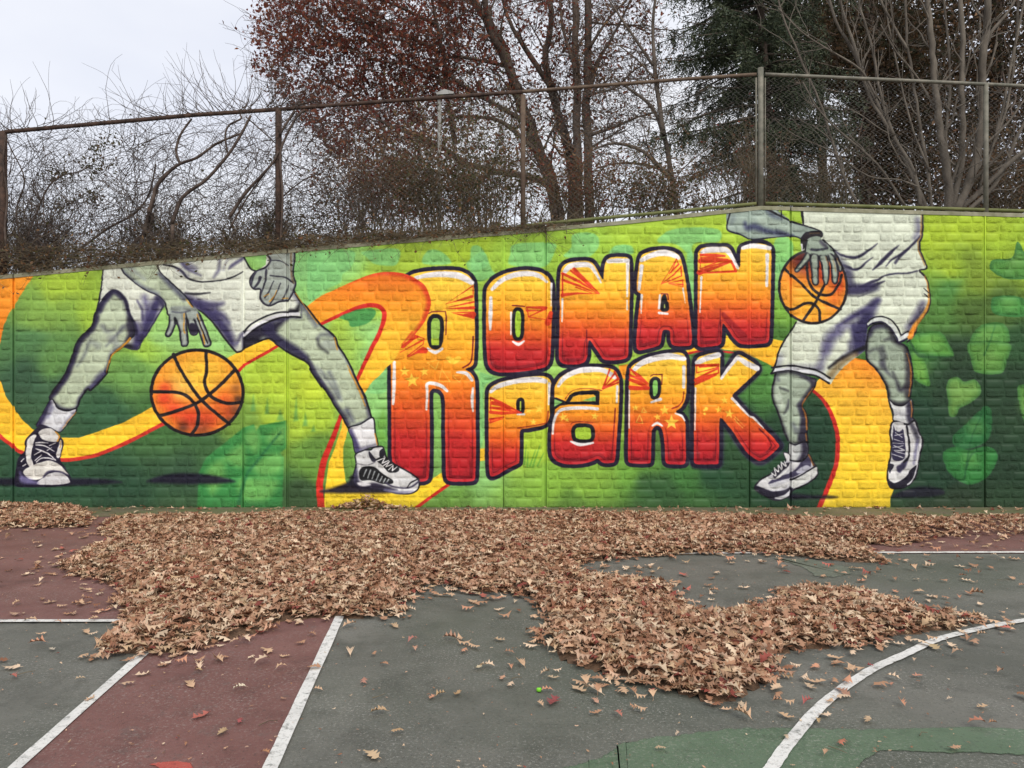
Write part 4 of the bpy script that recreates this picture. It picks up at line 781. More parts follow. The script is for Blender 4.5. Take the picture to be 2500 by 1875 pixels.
def paintmat(name, c0, c1, wear=.5, under=(.075, .08, .075), wscale=5., lo=.56, hi=.7):
    m, t, b = nodes(name); v = pos(t)
    c = mixc(t, c0, c1, ramp(t, noise(t, 1.3, 5, .65, v, .5), .3, .7))
    c = mixc(t, c, tuple(x * .55 for x in c0), mixf(t, ramp(t, noise(t, 3.1, 4, .7, v), .52, .75), .6))
    wm = ramp(t, noise(t, wscale, 6, .75, v), lo, hi)
    c = mixc(t, c, under, mixf(t, wm, wear))
    gr = mixc(t, (0, 0, 0), ramp(t, noise(t, 62, 4, .85, v), .545, .61), ramp(t, noise(t, 1.6, 5, .65, v), .38, .72))
    c = mixc(t, c, (.36, .34, .31), mixf(t, gr, .6))
    c = mixc(t, c, (.02, .02, .02), mixf(t, ramp(t, noise(t, 55, 4, .8, v), .56, .66), .5))
    t.links.new(c, b.inputs['Base Color']); b.inputs['Roughness'].default_value = .75
    bump(t, b, noise(t, 170, 3, .7, v), .45, .006)
    return m
m_red = paintmat('worn_red_court_paint', (.112, .045, .039), (.175, .080, .071), .45)
m_bright = paintmat('fresh_red_court_paint', (.30, .045, .035), (.38, .07, .05), .2)
m_green = paintmat('pale_green_court_paint', (.06, .105, .058), (.095, .14, .09), .35)
m_patch = paintmat('faded_grey_green_court_paint', (.085, .105, .08), (.125, .145, .11), .3)
m_line = paintmat('worn_white_line_paint', (.55, .55, .53), (.66, .66, .64), .85, (.10, .105, .095), 17, .53, .66)
m_gutter = paintmat('mossy_concrete', (.10, .09, .05), (.15, .12, .08), .6, (.075, .11, .022), 2.2, .42, .6)

def sheet(name, pts, z, mat, sub=None, kind='structure'):
    v = [(x, y, z) for x, y in pts]
    me = bpy.data.meshes.new(name); me.from_pydata(v, [], [list(range(len(v)))]); me.update()
    if me.polygons[0].normal.z < 0: me.flip_normals()
    return link(name, me, mat, None, kind)

sheet('court_ground', [(-60, -60), (60, -60), (60, 10.75), (-60, 10.75)], 0, m_asphalt)
def soft_sheet(name, pts, z, mat, inset=.05):
    """a painted patch whose rim breaks up into the asphalt"""
    P = [Vector(p) for p in pts]; n = len(P)
    if sum(P[i].x * P[(i + 1) % n].y - P[(i + 1) % n].x * P[i].y for i in range(n)) < 0: P.reverse()
    inn = []
    for i in range(n):
        a, c = (P[i] - P[i - 1]).normalized(), (P[(i + 1) % n] - P[i]).normalized(); d = (a + c); d = d.normalized() if d.length > 1e-4 else a
        inn.append(P[i] + Vector((-d.y, d.x)) * inset)
    v = [(p.x, p.y, z) for p in P + inn]
    me = bpy.data.meshes.new(name); me.from_pydata(v, [], [tuple(range(n, 2 * n))] + [(i, (i + 1) % n, n + (i + 1) % n, n + i) for i in range(n)]); me.update()
    at = me.attributes.new('cover', 'FLOAT', 'POINT'); at.data.foreach_set('value', np.array([0.] * n + [1.] * n, np.float32))
    return link(name, me, mat, None, 'structure')
def breakup(m):
    t = m.node_tree; b = t.nodes['Principled BSDF']; v = pos(t)
    at = N(t, 'ShaderNodeAttribute', attribute_name='cover')
    s = N(t, 'ShaderNodeMath', operation='ADD'); t.links.new(at.outputs['Fac'], s.inputs[0]); t.links.new(noise(t, 14, 6, .75, v, .5), s.inputs[1])
    t.links.new(ramp(t, s.outputs[0], .78, .98), b.inputs['Alpha'])
breakup(m_bright); breakup(m_green); breakup(m_patch)
def jag(pts, step=.12, amp=.012, seed=1):
    rg = random.Random(seed); out = []
    for i in range(len(pts)):
        a, b_ = Vector(pts[i]), Vector(pts[(i + 1) % len(pts)])
        n = max(1, min(40, int((b_ - a).length / step)))
        for k in range(n):
            p = a.lerp(b_, k / n); out.append((p.x + rg.uniform(-amp, amp), p.y + rg.uniform(-amp, amp)))
    return out
L1 = lambda Y: -2.188 - .106 * (Y - 4.456)
L2 = lambda Y: -1.194 - .0946 * (Y - 5.22)
sheet('red_court_border', [(-30, 9.78), (-30, 5.15), (L1(5.3), 5.18), (L1(3), L1(3) * 0 + 3), (L1(.5), .5), (L2(.5), .5), (L2(5.4), 5.4), (L2(7.0), 7.44), (30, 7.56), (30, 9.78)], .004, m_red)
soft_sheet('bright_red_paint_patch', jag([G(*p) for p in ((398, 1890), (360, 1871), (395, 1862), (440, 1858), (470, 1864), (480, 1878), (470, 1890))], .05, .004), .008, m_bright, .03)
gt = [(1330, 1885), (1360, 1866), (1430, 1858), (1490, 1833), (1520, 1812), (1590, 1797), (1700, 1787), (1800, 1777), (1950, 1774), (2100, 1778), (2320, 1773), (2520, 1778), (2750, 1785)]
gb = [(1340, 2100), (1365, 2100), (1435, 2100), (1500, 2100), (1540, 2100), (1610, 2100), (1720, 2100), (1830, 2100), (2000, 2100), (2110, 1858), (2320, 1845), (2520, 1848), (2750, 1852)]
gt = crom(np.array([G(*p) for p in gt]), False, 8); gb = crom(np.array([G(*p) for p in gb]), False, 8)
rj = np.random.default_rng(3); gt = gt + rj.normal(0, .006, gt.shape); gb = gb + rj.normal(0, .006, gb.shape); m_ = len(gt)
gd = (gb - gt) / np.linalg.norm(gb - gt, axis=1)[:, None]
rows = [gt, gt + gd * .06, gb - gd * .06, gb]
me = np_mesh('pale_green_court_ring', [(p[0], p[1], .004) for r_ in rows for p in r_], np.array([(k * m_ + i, (k + 1) * m_ + i, (k + 1) * m_ + i + 1, k * m_ + i + 1) for k in range(3) for i in range(m_ - 1)]))
at = me.attributes.new('cover', 'FLOAT', 'POINT'); cv = np.repeat([0., 1., 1., 0.], m_).reshape(4, m_) * np.clip((np.arange(m_) - 6) / 10, 0, 1)[None]; at.data.foreach_set('value', cv.ravel().astype(np.float32))
link('pale_green_court_ring', me, m_green, None, 'structure')
soft_sheet('faded_paint_patch', jag([G(*p) for p in ((1880, 1362), (1985, 1366), (2080, 1386), (2085, 1402), (2040, 1412), (1985, 1408), (1950, 1385))], .08, .01, 4), .004, m_patch, .08)

def strip(name, pts, w, z):
    pts = [Vector(p) for p in pts]; l, r = [], []
    rg = random.Random(len(pts))
    for i, p in enumerate(pts):
        d = (pts[min(i + 1, len(pts) - 1)] - pts[max(i - 1, 0)]).normalized(); n = Vector((-d.y, d.x))
        l.append(p + n * (w / 2 + rg.uniform(-.002, .002))); r.append(p - n * (w / 2 + rg.uniform(-.002, .002)))
    v = [(p.x, p.y, z) for p in l + r]; n = len(pts)
    me = bpy.data.meshes.new(name); me.from_pydata(v, [], [(i, i + 1, n + i + 1, n + i) for i in range(n - 1)]); me.update()
    if me.polygons[0].normal.z < 0: me.flip_normals()
    return link(name, me, m_line, None, 'structure')
def seg(a, b_, n=30):
    return [(a[0] + (b_[0] - a[0]) * k / n, a[1] + (b_[1] - a[1]) * k / n) for k in range(n + 1)]
strip('lane_line', seg((L1(.5), .5), (L1(5.1), 5.1)), .058, .010)
strip('lane_line', seg((L2(.5), .5), (L2(5.5), 5.5)), .062, .010)
strip('base_line', seg((-20, 5.10), (L1(5.2) - .03, 5.185)), .058, .012)
strip('base_line', seg((1.2, 7.46), (20, 7.70)), .075, .010)
arc = [G(*p) for p in ((1876, 1890), (1892, 1868), (1933, 1810), (1997, 1735), (2061, 1682), (2132, 1636), (2217, 1597), (2281, 1567), (2352, 1547), (2437, 1528), (2560, 1508), (2700, 1490))]
arc = crom(np.array(arc), False, 8)
strip('arc_line', [tuple(map(float, p)) for p in arc], .058, .010)
sheet('gutter', jag([(-30, 10.75), (-30, 9.77), (30, 9.77), (30, 10.75)], .5, .01), .008, m_gutter)

# ---------------------------------------------------------------- the painted wall
TOP = [(-460, 714), (0, 672), (500, 626), (850, 595), (1250, 563), (1500, 541), (1857, 503), (2500, 521), (2960, 534)]
def top_px(x): return np.interp(x, [p[0] for p in TOP], [p[1] for p in TOP])
def wx(x): return (x - CX) * PX
def wz(y): return EYE - (y - HY) * PX

paint = paint_mural()
img = bpy.data.images.new('mural_paint', MW, MH, alpha=False)
buf = np.ones((MH, MW, 4), np.float32); buf[..., :3] = paint[::-1]
img.pixels.foreach_set(buf.ravel()); img.update(); img.pack()

def muralmat(name, rough_bump, fine_bump):
    m, t, b = nodes(name); v = pos(t)
    mpn = N(t, 'ShaderNodeMapping')
    # world x, z -> 0..1 over the painted sheet
    sx, sz = 1 / ((MX1 - MX0) * PX), 1 / ((MY1 - MY0) * PX)
    sep = t.nodes.new('ShaderNodeSeparateXYZ'); com = t.nodes.new('ShaderNodeCombineXYZ')
    t.links.new(v, sep.inputs[0]); t.links.new(sep.outputs['X'], com.inputs['X']); t.links.new(sep.outputs['Z'], com.inputs['Y'])
    mpn.inputs['Location'].default_value = (-wx(MX0) * sx, -wz(MY1) * sz, 0); mpn.inputs['Scale'].default_value = (sx, sz, 1)
    t.links.new(com.outputs[0], mpn.inputs[0])
    it = N(t, 'ShaderNodeTexImage', image=img, extension='EXTEND', interpolation='Cubic'); t.links.new(mpn.outputs[0], it.inputs[0])
    g = N(t, 'ShaderNodeGamma', Gamma=1.0); t.links.new(it.outputs[0], g.inputs[0])
    c = mixc(t, g.outputs[0], (.97, .97, .97), 1., 'MULTIPLY')
    t.links.new(c, b.inputs['Base Color'])
    b.inputs['Roughness'].default_value = .55; b.inputs['Specular IOR Level'].default_value = .22
    n1 = noise(t, 30, 5, .65, v, 1.2); n2 = noise(t, 75, 3, .6, v)
    ad = N(t, 'ShaderNodeMath', operation='MULTIPLY_ADD'); t.links.new(n2, ad.inputs[0]); ad.inputs[1].default_value = fine_bump; t.links.new(n1, ad.inputs[2])
    bump(t, b, ad.outputs[0], rough_bump, .03)
    return m
m_rough = muralmat('mural_paint_on_rough_stone', .75, .35)
m_smooth = muralmat('mural_paint_on_smooth_stone', .12, .2)
m_core = muralmat('mural_paint_on_mortar', .25, .3)
m_coping = simple('olive_stained_concrete', (.17, .17, .10), (.30, .29, .21), 5., .85, .5, 40)

wall = thing('retaining_wall', 'painted stone pattern retaining wall with RONAN PARK mural and basketball players', 'wall', (0, WALLY, 0))
wall['kind'] = 'thing'
def wchild(o):
    o.parent = wall; o.matrix_parent_inverse = Matrix.Translation((0, -WALLY, 0)); return o
JOINTS = [-440, 33, 702, 1332, 1930, 2540, 2940]
OFFS = [.004, 0, .007, -.004, .006, 0]
HPX = [25.6, 25.3, 24.0, 23.0, 22.4, 22.2]
def prism(name, x0, x1, y0, y1, mat, dz_px=0., zbot=-.3):
    xs = sorted({x0, x1} | {p[0] for p in TOP if x0 < p[0] < x1})
    v, f = [], []
    for x in xs:
        zt = wz(top_px(x) + dz_px)
        v += [(wx(x), y0, zbot), (wx(x), y0, zt), (wx(x), y1, zt), (wx(x), y1, zbot)]
    for i in range(len(xs) - 1):
        a = i * 4
        for k in range(4):
            f.append((a + k, a + 4 + k, a + 4 + (k + 1) % 4, a + (k + 1) % 4))
    n = len(v); f += [(0, 1, 2, 3), (n - 1, n - 2, n - 3, n - 4)]
    me = bpy.data.meshes.new(name); me.from_pydata(v, [], f); me.update()
    return link(name, me, mat)
wchild(prism('wall_backing', -440, 2940, WALLY + .035, WALLY + .33, m_core, 8))
for i in range(6):
    g0, g1 = (0 if i == 0 else 3.2), (0 if i == 5 else 3.2)
    wchild(prism('wall_panel', JOINTS[i] + g0, JOINTS[i + 1] - g1, WALLY + OFFS[i], WALLY + .034, m_core, 8))
for i in range(6):
    a, c = JOINTS[i] + (0 if i == 0 else 2), JOINTS[i + 1] - (0 if i == 5 else 2)
    xs = sorted({a, c} | {p[0] for p in TOP if a < p[0] < c}); v, f = [], []
    for x in xs:
        zt = wz(top_px(x)); zb = zt - 9.5 * PX
        v += [(wx(x), WALLY - .012 + OFFS[i], zb), (wx(x), WALLY - .012 + OFFS[i], zt - .006), (wx(x), WALLY - .004 + OFFS[i], zt), (wx(x), WALLY + .36, zt), (wx(x), WALLY + .36, zb)]
    for k in range(len(xs) - 1):
        for q in range(5):
            f.append((k * 5 + q, k * 5 + 5 + q, k * 5 + 5 + (q + 1) % 5, k * 5 + (q + 1) % 5))
    f += [(0, 1, 2, 3, 4), tuple(len(v) - 1 - q for q in range(5))]
    me = bpy.data.meshes.new('coping'); me.from_pydata(v, [], f); me.update(); wchild(link('coping', me, m_coping))
SEAMS = [594, 1230, 1830, 2405]
for s in SEAMS:
    pi = max(i for i in range(6) if JOINTS[i] <= s)
    me = box_mesh('formwork_seam', wx(s - 1.3), wx(s + 1.3), WALLY - .013 + OFFS[pi], WALLY + .01, 0, wz(top_px(s) + 9.8))
    wchild(link('formwork_seam', me, m_core))

# stones: a few shared shapes, stretched to size
NX, NZ = 7, 5
def stone_shape(rough, seed):
    rg = np.random.default_rng(seed)
    gx = np.linspace(-.5, .5, NX); gz = np.linspace(-.5, .5, NZ)
    v = np.zeros((NZ, NX, 3), np.float32)
    # low-frequency facets for the hewn stones
    lo = rg.normal(0, 1, (3, 4))
    for j in range(NZ):
        for i in range(NX):
            x, z = gx[i], gz[j]
            ex, ez = abs(x) * 2, abs(z) * 2
            x2, z2 = (x * .94, z * .86) if rough else (x * .93, z * .82)
            if ex > .95 and ez > .95: x2 *= .93; z2 *= .88
            a = i / (NX - 1) * 3; c = j / (NZ - 1) * 2; a0, c0 = min(int(a), 2), min(int(c), 1); fa, fc = a - a0, c - c0
            l = (lo[c0, a0] * (1 - fa) + lo[c0, a0 + 1] * fa) * (1 - fc) + (lo[c0 + 1, a0] * (1 - fa) + lo[c0 + 1, a0 + 1] * fa) * fc
            if rough:
                y = -.0095 + l * .003 + rg.normal(0, .0030); x2 += rg.uniform(-.012, .012); z2 += rg.uniform(-.025, .025)
                if ex > .95 or ez > .95: y += .004
            else:
                y = -.0095 + l * .001
                if ex > .95 or ez > .95: y += .003
            v[j, i] = (x2, y, z2)
    ring = [(0, i) for i in range(NX)] + [(j, NX - 1) for j in range(1, NZ)] + [(NZ - 1, i) for i in range(NX - 2, -1, -1)] + [(j, 0) for j in range(NZ - 2, 0, -1)]
    outer = []
    for j, i in ring:
        x, z = gx[i], gz[j]
        if abs(x) > .49 and abs(z) > .49: x *= .965; z *= .93
        outer.append((x * (1 if not rough else 1 + rg.uniform(-.02, .0)), .001, z * (1 if not rough else 1 + rg.uniform(-.05, .0))))
    vv = np.concatenate([v.reshape(-1, 3), np.array(outer, np.float32)])
    f = []
    for j in range(NZ - 1):
        for i in range(NX - 1):
            f.append((j * NX + i, j * NX + i + 1, (j + 1) * NX + i + 1, (j + 1) * NX + i))
    n0 = NX * NZ; m = len(ring)
    for k in range(m):
        a = ring[k][0] * NX + ring[k][1]; c = ring[(k + 1) % m][0] * NX + ring[(k + 1) % m][1]
        f.append((a, n0 + k, n0 + (k + 1) % m, c))
    return vv, np.array(f, np.int32)
SHAPES = [stone_shape(True, 100 + k) for k in range(14)] + [stone_shape(False, 200 + k) for k in range(6)]
SMESH = []
for k, (vv, ff) in enumerate(SHAPES):
    me = np_mesh('brick', vv, ff); me.materials.append(m_rough if k < 14 else m_smooth)
    me.polygons.foreach_set('use_smooth', np.ones(len(me.polygons), bool)); SMESH.append(me)
stones = []
rg = random.Random(4)
for pi in range(6):
    p0, p1, hp = JOINTS[pi] + 5, JOINTS[pi + 1] - 5, HPX[pi]
    row = 0
    while 1240 - hp * (row + 1) > 480:
        yb = 1240 - hp * row - 1.0; yt = yb - hp + 2.8
        cuts = [p0] + [s for s in SEAMS if p0 < s < p1] + [p1]
        for a, c in zip(cuts[:-1], cuts[1:]):
            x = a + (0 if a in (p0,) else 2.5); c2 = c - (0 if c == p1 else 2.5)
            while x < c2 - 6:
                w = rg.choice((24, 28, 32, 36, 38, 40, 42, 44, 46, 50)) * rg.uniform(.92, 1.06)
                if x + w > c2 - 16: w = c2 - x
                stones.append((x, x + w - 2.8, yt + rg.uniform(-.5, .5), yb + rg.uniform(-.5, .5), rg.randrange(14) if rg.random() < .72 else 14 + rg.randrange(6), pi, rg.random() < .5))
                x += w
        row += 1
full, rest = [], []
for s in stones:
    x0, x1, yt, yb, k, pi, fl = s
    lim = max(top_px(x0), top_px(x1)) + 10.5
    if yb - 6 < lim: continue
    (full if yt > lim and x0 > 2 and x1 < 2498 and yb < 1232 else rest).append(s)
full.sort(key=lambda s: -(s[1] - s[0]) * (s[3] - s[2]))
singles, more = full[:300], full[300:]
for x0, x1, yt, yb, k, pi, fl in singles:
    o = bpy.data.objects.new('brick', SMESH[k]); COL.objects.link(o); o.parent = wall
    o.location = (wx((x0 + x1) / 2), OFFS[pi], wz((yt + yb) / 2))
    o.scale = ((x1 - x0) * PX, 1, (yb - yt) * PX)
for kk, mat in ((0, m_rough), (1, m_smooth)):
    V, Fc, n = [], [], 0
    for x0, x1, yt, yb, k, pi, fl in more + rest:
        if (k >= 14) != bool(kk): continue
        vv, ff = SHAPES[k]
        q = vv * np.array([(x1 - x0) * PX, 1, (yb - yt) * PX], np.float32) + np.array([wx((x0 + x1) / 2), OFFS[pi], wz((yt + yb) / 2)], np.float32)
        lim = EYE - (top_px(q[:, 0] / PX + CX) + 10.5 - HY) * PX
        q[:, 2] = np.minimum(q[:, 2], lim)
        V.append(q); Fc.append(ff + n); n += len(vv)
    me = np_mesh('brickwork', np.concatenate(V), np.concatenate(Fc)); me.polygons.foreach_set('use_smooth', np.ones(len(me.polygons), bool))
    o = link('brickwork', me, mat, wall, 'stuff')

# raised ground behind the wall, running back out of sight
xs = np.linspace(-9.6, 9.6, 40); V = []
for Y, dz in ((WALLY + .30, -.08), (12, -.1), (16, -.1), (30, -.2), (80, -.5), (400, -3)):
    for x in xs:
        sc_ = 1 if Y < 20 else (1 + (Y - 20) / 6)
        V.append((x * sc_, Y, wz(float(top_px(x / PX + CX))) + dz))
n = len(xs); Fc = [(r_ * n + i, r_ * n + i + 1, (r_ + 1) * n + i + 1, (r_ + 1) * n + i) for r_ in range(5) for i in range(n - 1)]
m_soil = simple('leaf_strewn_soil', (.05, .038, .025), (.13, .09, .055), 8, .95, .6, 40)
link('upper_ground', np_mesh('upper_ground', V, Fc), m_soil, None, 'structure')
# ---------------------------------------------------------------- chain link fence on the wall
FY = 10.80
def fp(x, y): return W(x, y, FY)
RAIL_T = [(-440, 395), (0, 325), (23, 321), (471, 281), (680, 267), (840, 255), (1276, 224), (1660, 194), (1857, 181), (2192, 196), (2500, 210), (2940, 230)]
RAIL_B = [(-440, 705), (0, 664), (500, 620), (850, 588), (1250, 555), (1346, 544), (1670, 514), (1857, 496), (2500, 515), (2940, 527)]
m_rust = simple('rusty_brown_pipe', (.028, .019, .016), (.085, .05, .036), 9, .85, .4, 60)
m_rustp = simple('weathered_brown_pipe', (.075, .05, .036), (.14, .10, .07), 7, .8, .3, 60)
m_galv = simple('dull_galvanised_pipe', (.10, .10, .078), (.20, .185, .15), 8, .6, .3, 60)
m_olive = simple('pipe_with_green_overspray', (.085, .10, .03), (.16, .165, .065), 4, .7, .3, 60)
m_wire = simple('grey_chain_link_wire', (.06, .055, .05), (.12, .11, .10), 3, .6, 0)
fence = thing('chain_link_fence', 'tall chain link fence of rusty pipe standing on top of the mural wall', 'fence', (0, FY, 3.5))
def curve_between(pts, x0, x1, step=60):
    xs = sorted({x0, x1} | {p[0] for p in pts if x0 < p[0] < x1} | set(np.arange(x0, x1, step)))
    return [fp(x, np.interp(x, [p[0] for p in pts], [p[1] for p in pts])) for x in xs]
def tube(name, pts, r, mat, parent, sides=10):
    tb = Tubes(); tb.add(pts, r, sides); return tb.build(name, mat, parent)
for x0, x1, r, mt in ((-440, 680, .030, m_rust), (680, 1275, .027, m_rust), (1275, 1846, .025, m_rustp), (1868, 2940, .025, m_galv)):
    ra = tube('top_rail', curve_between(RAIL_T, x0, x1), r, mt, fence)
    c = Tubes()                                     # couplings where lengths of pipe are joined
    for x in np.arange(x0 + 150, x1 - 20, 330):
        a, b_ = curve_between(RAIL_T, x, x + 9, 9)[:2]; c.add([a, b_], r * 1.13, 10)
    o = c.build('coupling', mt, ra); o.matrix_parent_inverse = Matrix.Translation(-Vector(fence.location))
for x0, x1 in ((1262, 1846), (1868, 2940)):
    tube('bottom_rail', curve_between(RAIL_B, x0, x1), .024, m_olive, fence)
def ring(tb, x, y, r, h=5):
    tb.add([fp(x, y - h / 2), fp(x, y + h / 2)], r, 12)
for x, yt, yb, r, mt in ((8, 322, 690, .050, m_rust), (680, 266, 640, .046, m_rust), (1277, 232, 575, .036, m_rustp), (1857, 166, 516, .040, m_galv), (2407, 206, 530, .033, m_galv)):
    p = tube('post', [fp(x, yt), fp(x, (yt + yb) / 2), fp(x, yb)], r, mt, fence, 14)
    tb = Tubes()
    ys = [yt + 4] if x != 1857 else [182, 188, 199, 252, 258, 305, 365, 425, 486]
    if x == 1277: ys = [238, 246, 300, 358, 415, 470, 520]
    for y in ys: ring(tb, x, y, r * 1.16, 4)
    o = tb.build('tie_band', mt, p); o.matrix_parent_inverse = Matrix.Translation(-Vector(fence.location))
    if x == 1857:
        tb = Tubes(); tb.add([fp(x, 172), fp(x, 167), fp(x, 163), fp(x, 160), fp(x, 158.5)], [.046, .046, .041, .027, .006], 14)
        o = tb.build('post_cap', m_galv, p); o.matrix_parent_inverse = Matrix.Translation(-Vector(fence.location))
        tube('tension_bar', [fp(x - 11, 190), fp(x - 11, 494)], .012, m_galv, fence, 6)
        tube('tension_bar', [fp(x + 11, 190), fp(x + 11, 494)], .009, m_galv, fence, 6)
V, Fc, n = [], [], 0
dw = .076
Xs = np.arange(fp(-430, 0)[0], fp(2930, 0)[0], dw)
wr = .0030
for ci, X0 in enumerate(Xs):
    px = X0 / FY * F + CX
    zt = EYE - (np.interp(px, [p[0] for p in RAIL_T], [p[1] for p in RAIL_T]) - HY) * FY / F
    zb = EYE - (np.interp(px, [p[0] for p in RAIL_B], [p[1] for p in RAIL_B]) - HY) * FY / F
    k = np.arange(int((zt - zb) / (dw / 2)) + 1)
    zz = zb + k * dw / 2
    slant = .05 * np.sin(zz * 3 + X0) * .1
    xx = X0 + np.where(k % 2 == 0, 0, dw) + RNG.normal(0, .0015, len(k)) + slant
    yy = FY + np.where(k % 2 == 0, -.004, .004)
    p = np.stack([xx, yy, zz], 1); m = len(p)
    offs = np.array([(wr, 0, 0), (0, wr, 0), (-wr, 0, 0), (0, -wr, 0)])[:3] if False else np.array([(wr * 1.1, -wr * .6, 0), (-wr * 1.1, -wr * .6, 0), (0, wr, 0)])
    V.append((p[:, None] + offs[None]).reshape(-1, 3))
    i = np.arange(m - 1)[:, None] * 3; j = np.arange(3)[None]; q = (j + 1) % 3
    Fc.append(np.stack([i + j, i + q, i + 3 + q, i + 3 + j], -1).reshape(-1, 4) + n); n += m * 3
me = np_mesh('chain_link', np.concatenate(V), np.concatenate(Fc))
o = link('chain_link', me, m_wire, fence, 'stuff', True); o.matrix_parent_inverse = Matrix.Translation(-Vector(fence.location))

# ---------------------------------------------------------------- leaves and twigs for the plants
def leaf_quads(P, size, rg, cols, flat=.0, long=1.7, shade=.25):
    """one folded diamond per point"""
    n = len(P)
    d = rg.normal(0, 1, (n, 3)); d[:, 2] -= flat; d /= np.linalg.norm(d, axis=1)[:, None]
    s = rg.normal(0, 1, (n, 3)); s = np.cross(d, s); s /= np.linalg.norm(s, axis=1)[:, None]
    nn = np.cross(d, s)
    L = size * rg.uniform(.6, 1.35, n)[:, None]; Wd = L / long / 2
    a = P; b = P + d * L * .45 + s * Wd + nn * Wd * .3; c = P + d * L; e = P + d * L * .5 - s * Wd + nn * Wd * .3
    v = np.stack([a, b, c, e], 1).reshape(-1, 3)
    f = np.arange(n)[:, None] * 4 + np.array([[0, 1, 2, 3]])
    ci = rg.integers(0, len(cols), n); col = np.array(cols, np.float32)[ci] * rg.uniform(1 - shade, 1 + shade, (n, 1))
    return v, f, np.repeat(col, 4, 0)
def foliage(name, P, size, cols, mat, parent, seed=0, flat=.0, long=1.7, kind=None):
    v, f, c = leaf_quads(np.asarray(P, np.float32), size, np.random.default_rng(seed), cols, flat, long)
    o = link(name, np_mesh(name, v, f, c), mat, parent, kind)
    if parent is not None: o.matrix_parent_inverse = Matrix.Translation(-Vector(parent.location))
    return o
m_leaf = leafmat('tree_leaf', trans=.5)
m_bark = simple('grey_brown_bark', (.045, .035, .028), (.13, .105, .085), 5, .9, .7, 26, stretch=(1, 1, .3))
m_barkred = simple('dark_oak_bark', (.045, .033, .027), (.12, .088, .07), 5, .9, .7, 22, stretch=(1, 1, .3))
m_smoothbark = simple('smooth_grey_maple_bark', (.065, .054, .043), (.165, .142, .116), 7, .85, .6, 24, detail=6, stretch=(1, 1, .35))
m_vine = simple('dry_vine_stem', (.035, .025, .021), (.105, .078, .064), 6, .9, .3, 50)
m_drytwig = simple('dead_brush_stem', (.055, .042, .028), (.17, .135, .085), 5, .9, 0)
m_needle = leafmat('spruce_needle', trans=.1)

def grow(tb, tips, p, d, L, r, depth, rg, spread=.7, up=.15, sides=5, wig=.22, kids=(3, 5), rmin=.0022, yflat=1.):
    """a limb that wanders, carries side branches and ends in twigs"""
    n = max(4, int(L / .16)) if L > .5 else 4
    pts = [np.array(p, float)]; d = np.array(d, float); d /= np.linalg.norm(d)
    for _ in range(n):
        d = d + rg.normal(0, wig, 3) * np.array([1, .8, 1]) * (.5 if L > 1 else .8) + np.array([0, 0, up * .2]); d /= np.linalg.norm(d)
        pts.append(pts[-1] + d * L / n)
    tb.add(pts, [r, max(r * .45, rmin)], max(3, sides), cap=False)
    if depth == 0:
        tips.extend(pts[1:]); return
    for _ in range(rg.integers(*kids)):
        k = rg.integers(max(1, n // 4), n + 1)
        dd = (pts[min(k, n)] - pts[max(k - 1, 0)]); dd /= np.linalg.norm(dd) + 1e-9
        q = dd + rg.normal(0, spread, 3) * np.array([1, .8, 1]); q[2] += up
        grow(tb, tips, pts[k], q, L * rg.uniform(.45, .75), max(r * rg.uniform(.4, .6), rmin), depth - 1, rg, spread, up, 4 if sides > 4 else 3, wig, kids, rmin)
    tips.extend(pts[-2:])

def in_poly(x, y, P):
    r = False
    for i in range(len(P)):
        ax, ay = P[i - 1]; bx, by = P[i]
        if (ay > y) != (by > y) and x < (bx - ax) * (y - ay) / (by - ay) + ax: r = not r
    return r
def limb(s, Y, dY=0.):
    """photo points 'x,y x,y' at distance Y (to Y + dY at the far end), smoothed"""
    q = [tuple(map(float, a.split(','))) for a in s.split()]
    q = crom(np.array(q), False, 4)
    return [W(x, y, Y + dY * i / max(1, len(q) - 1)) for i, (x, y) in enumerate(q)]

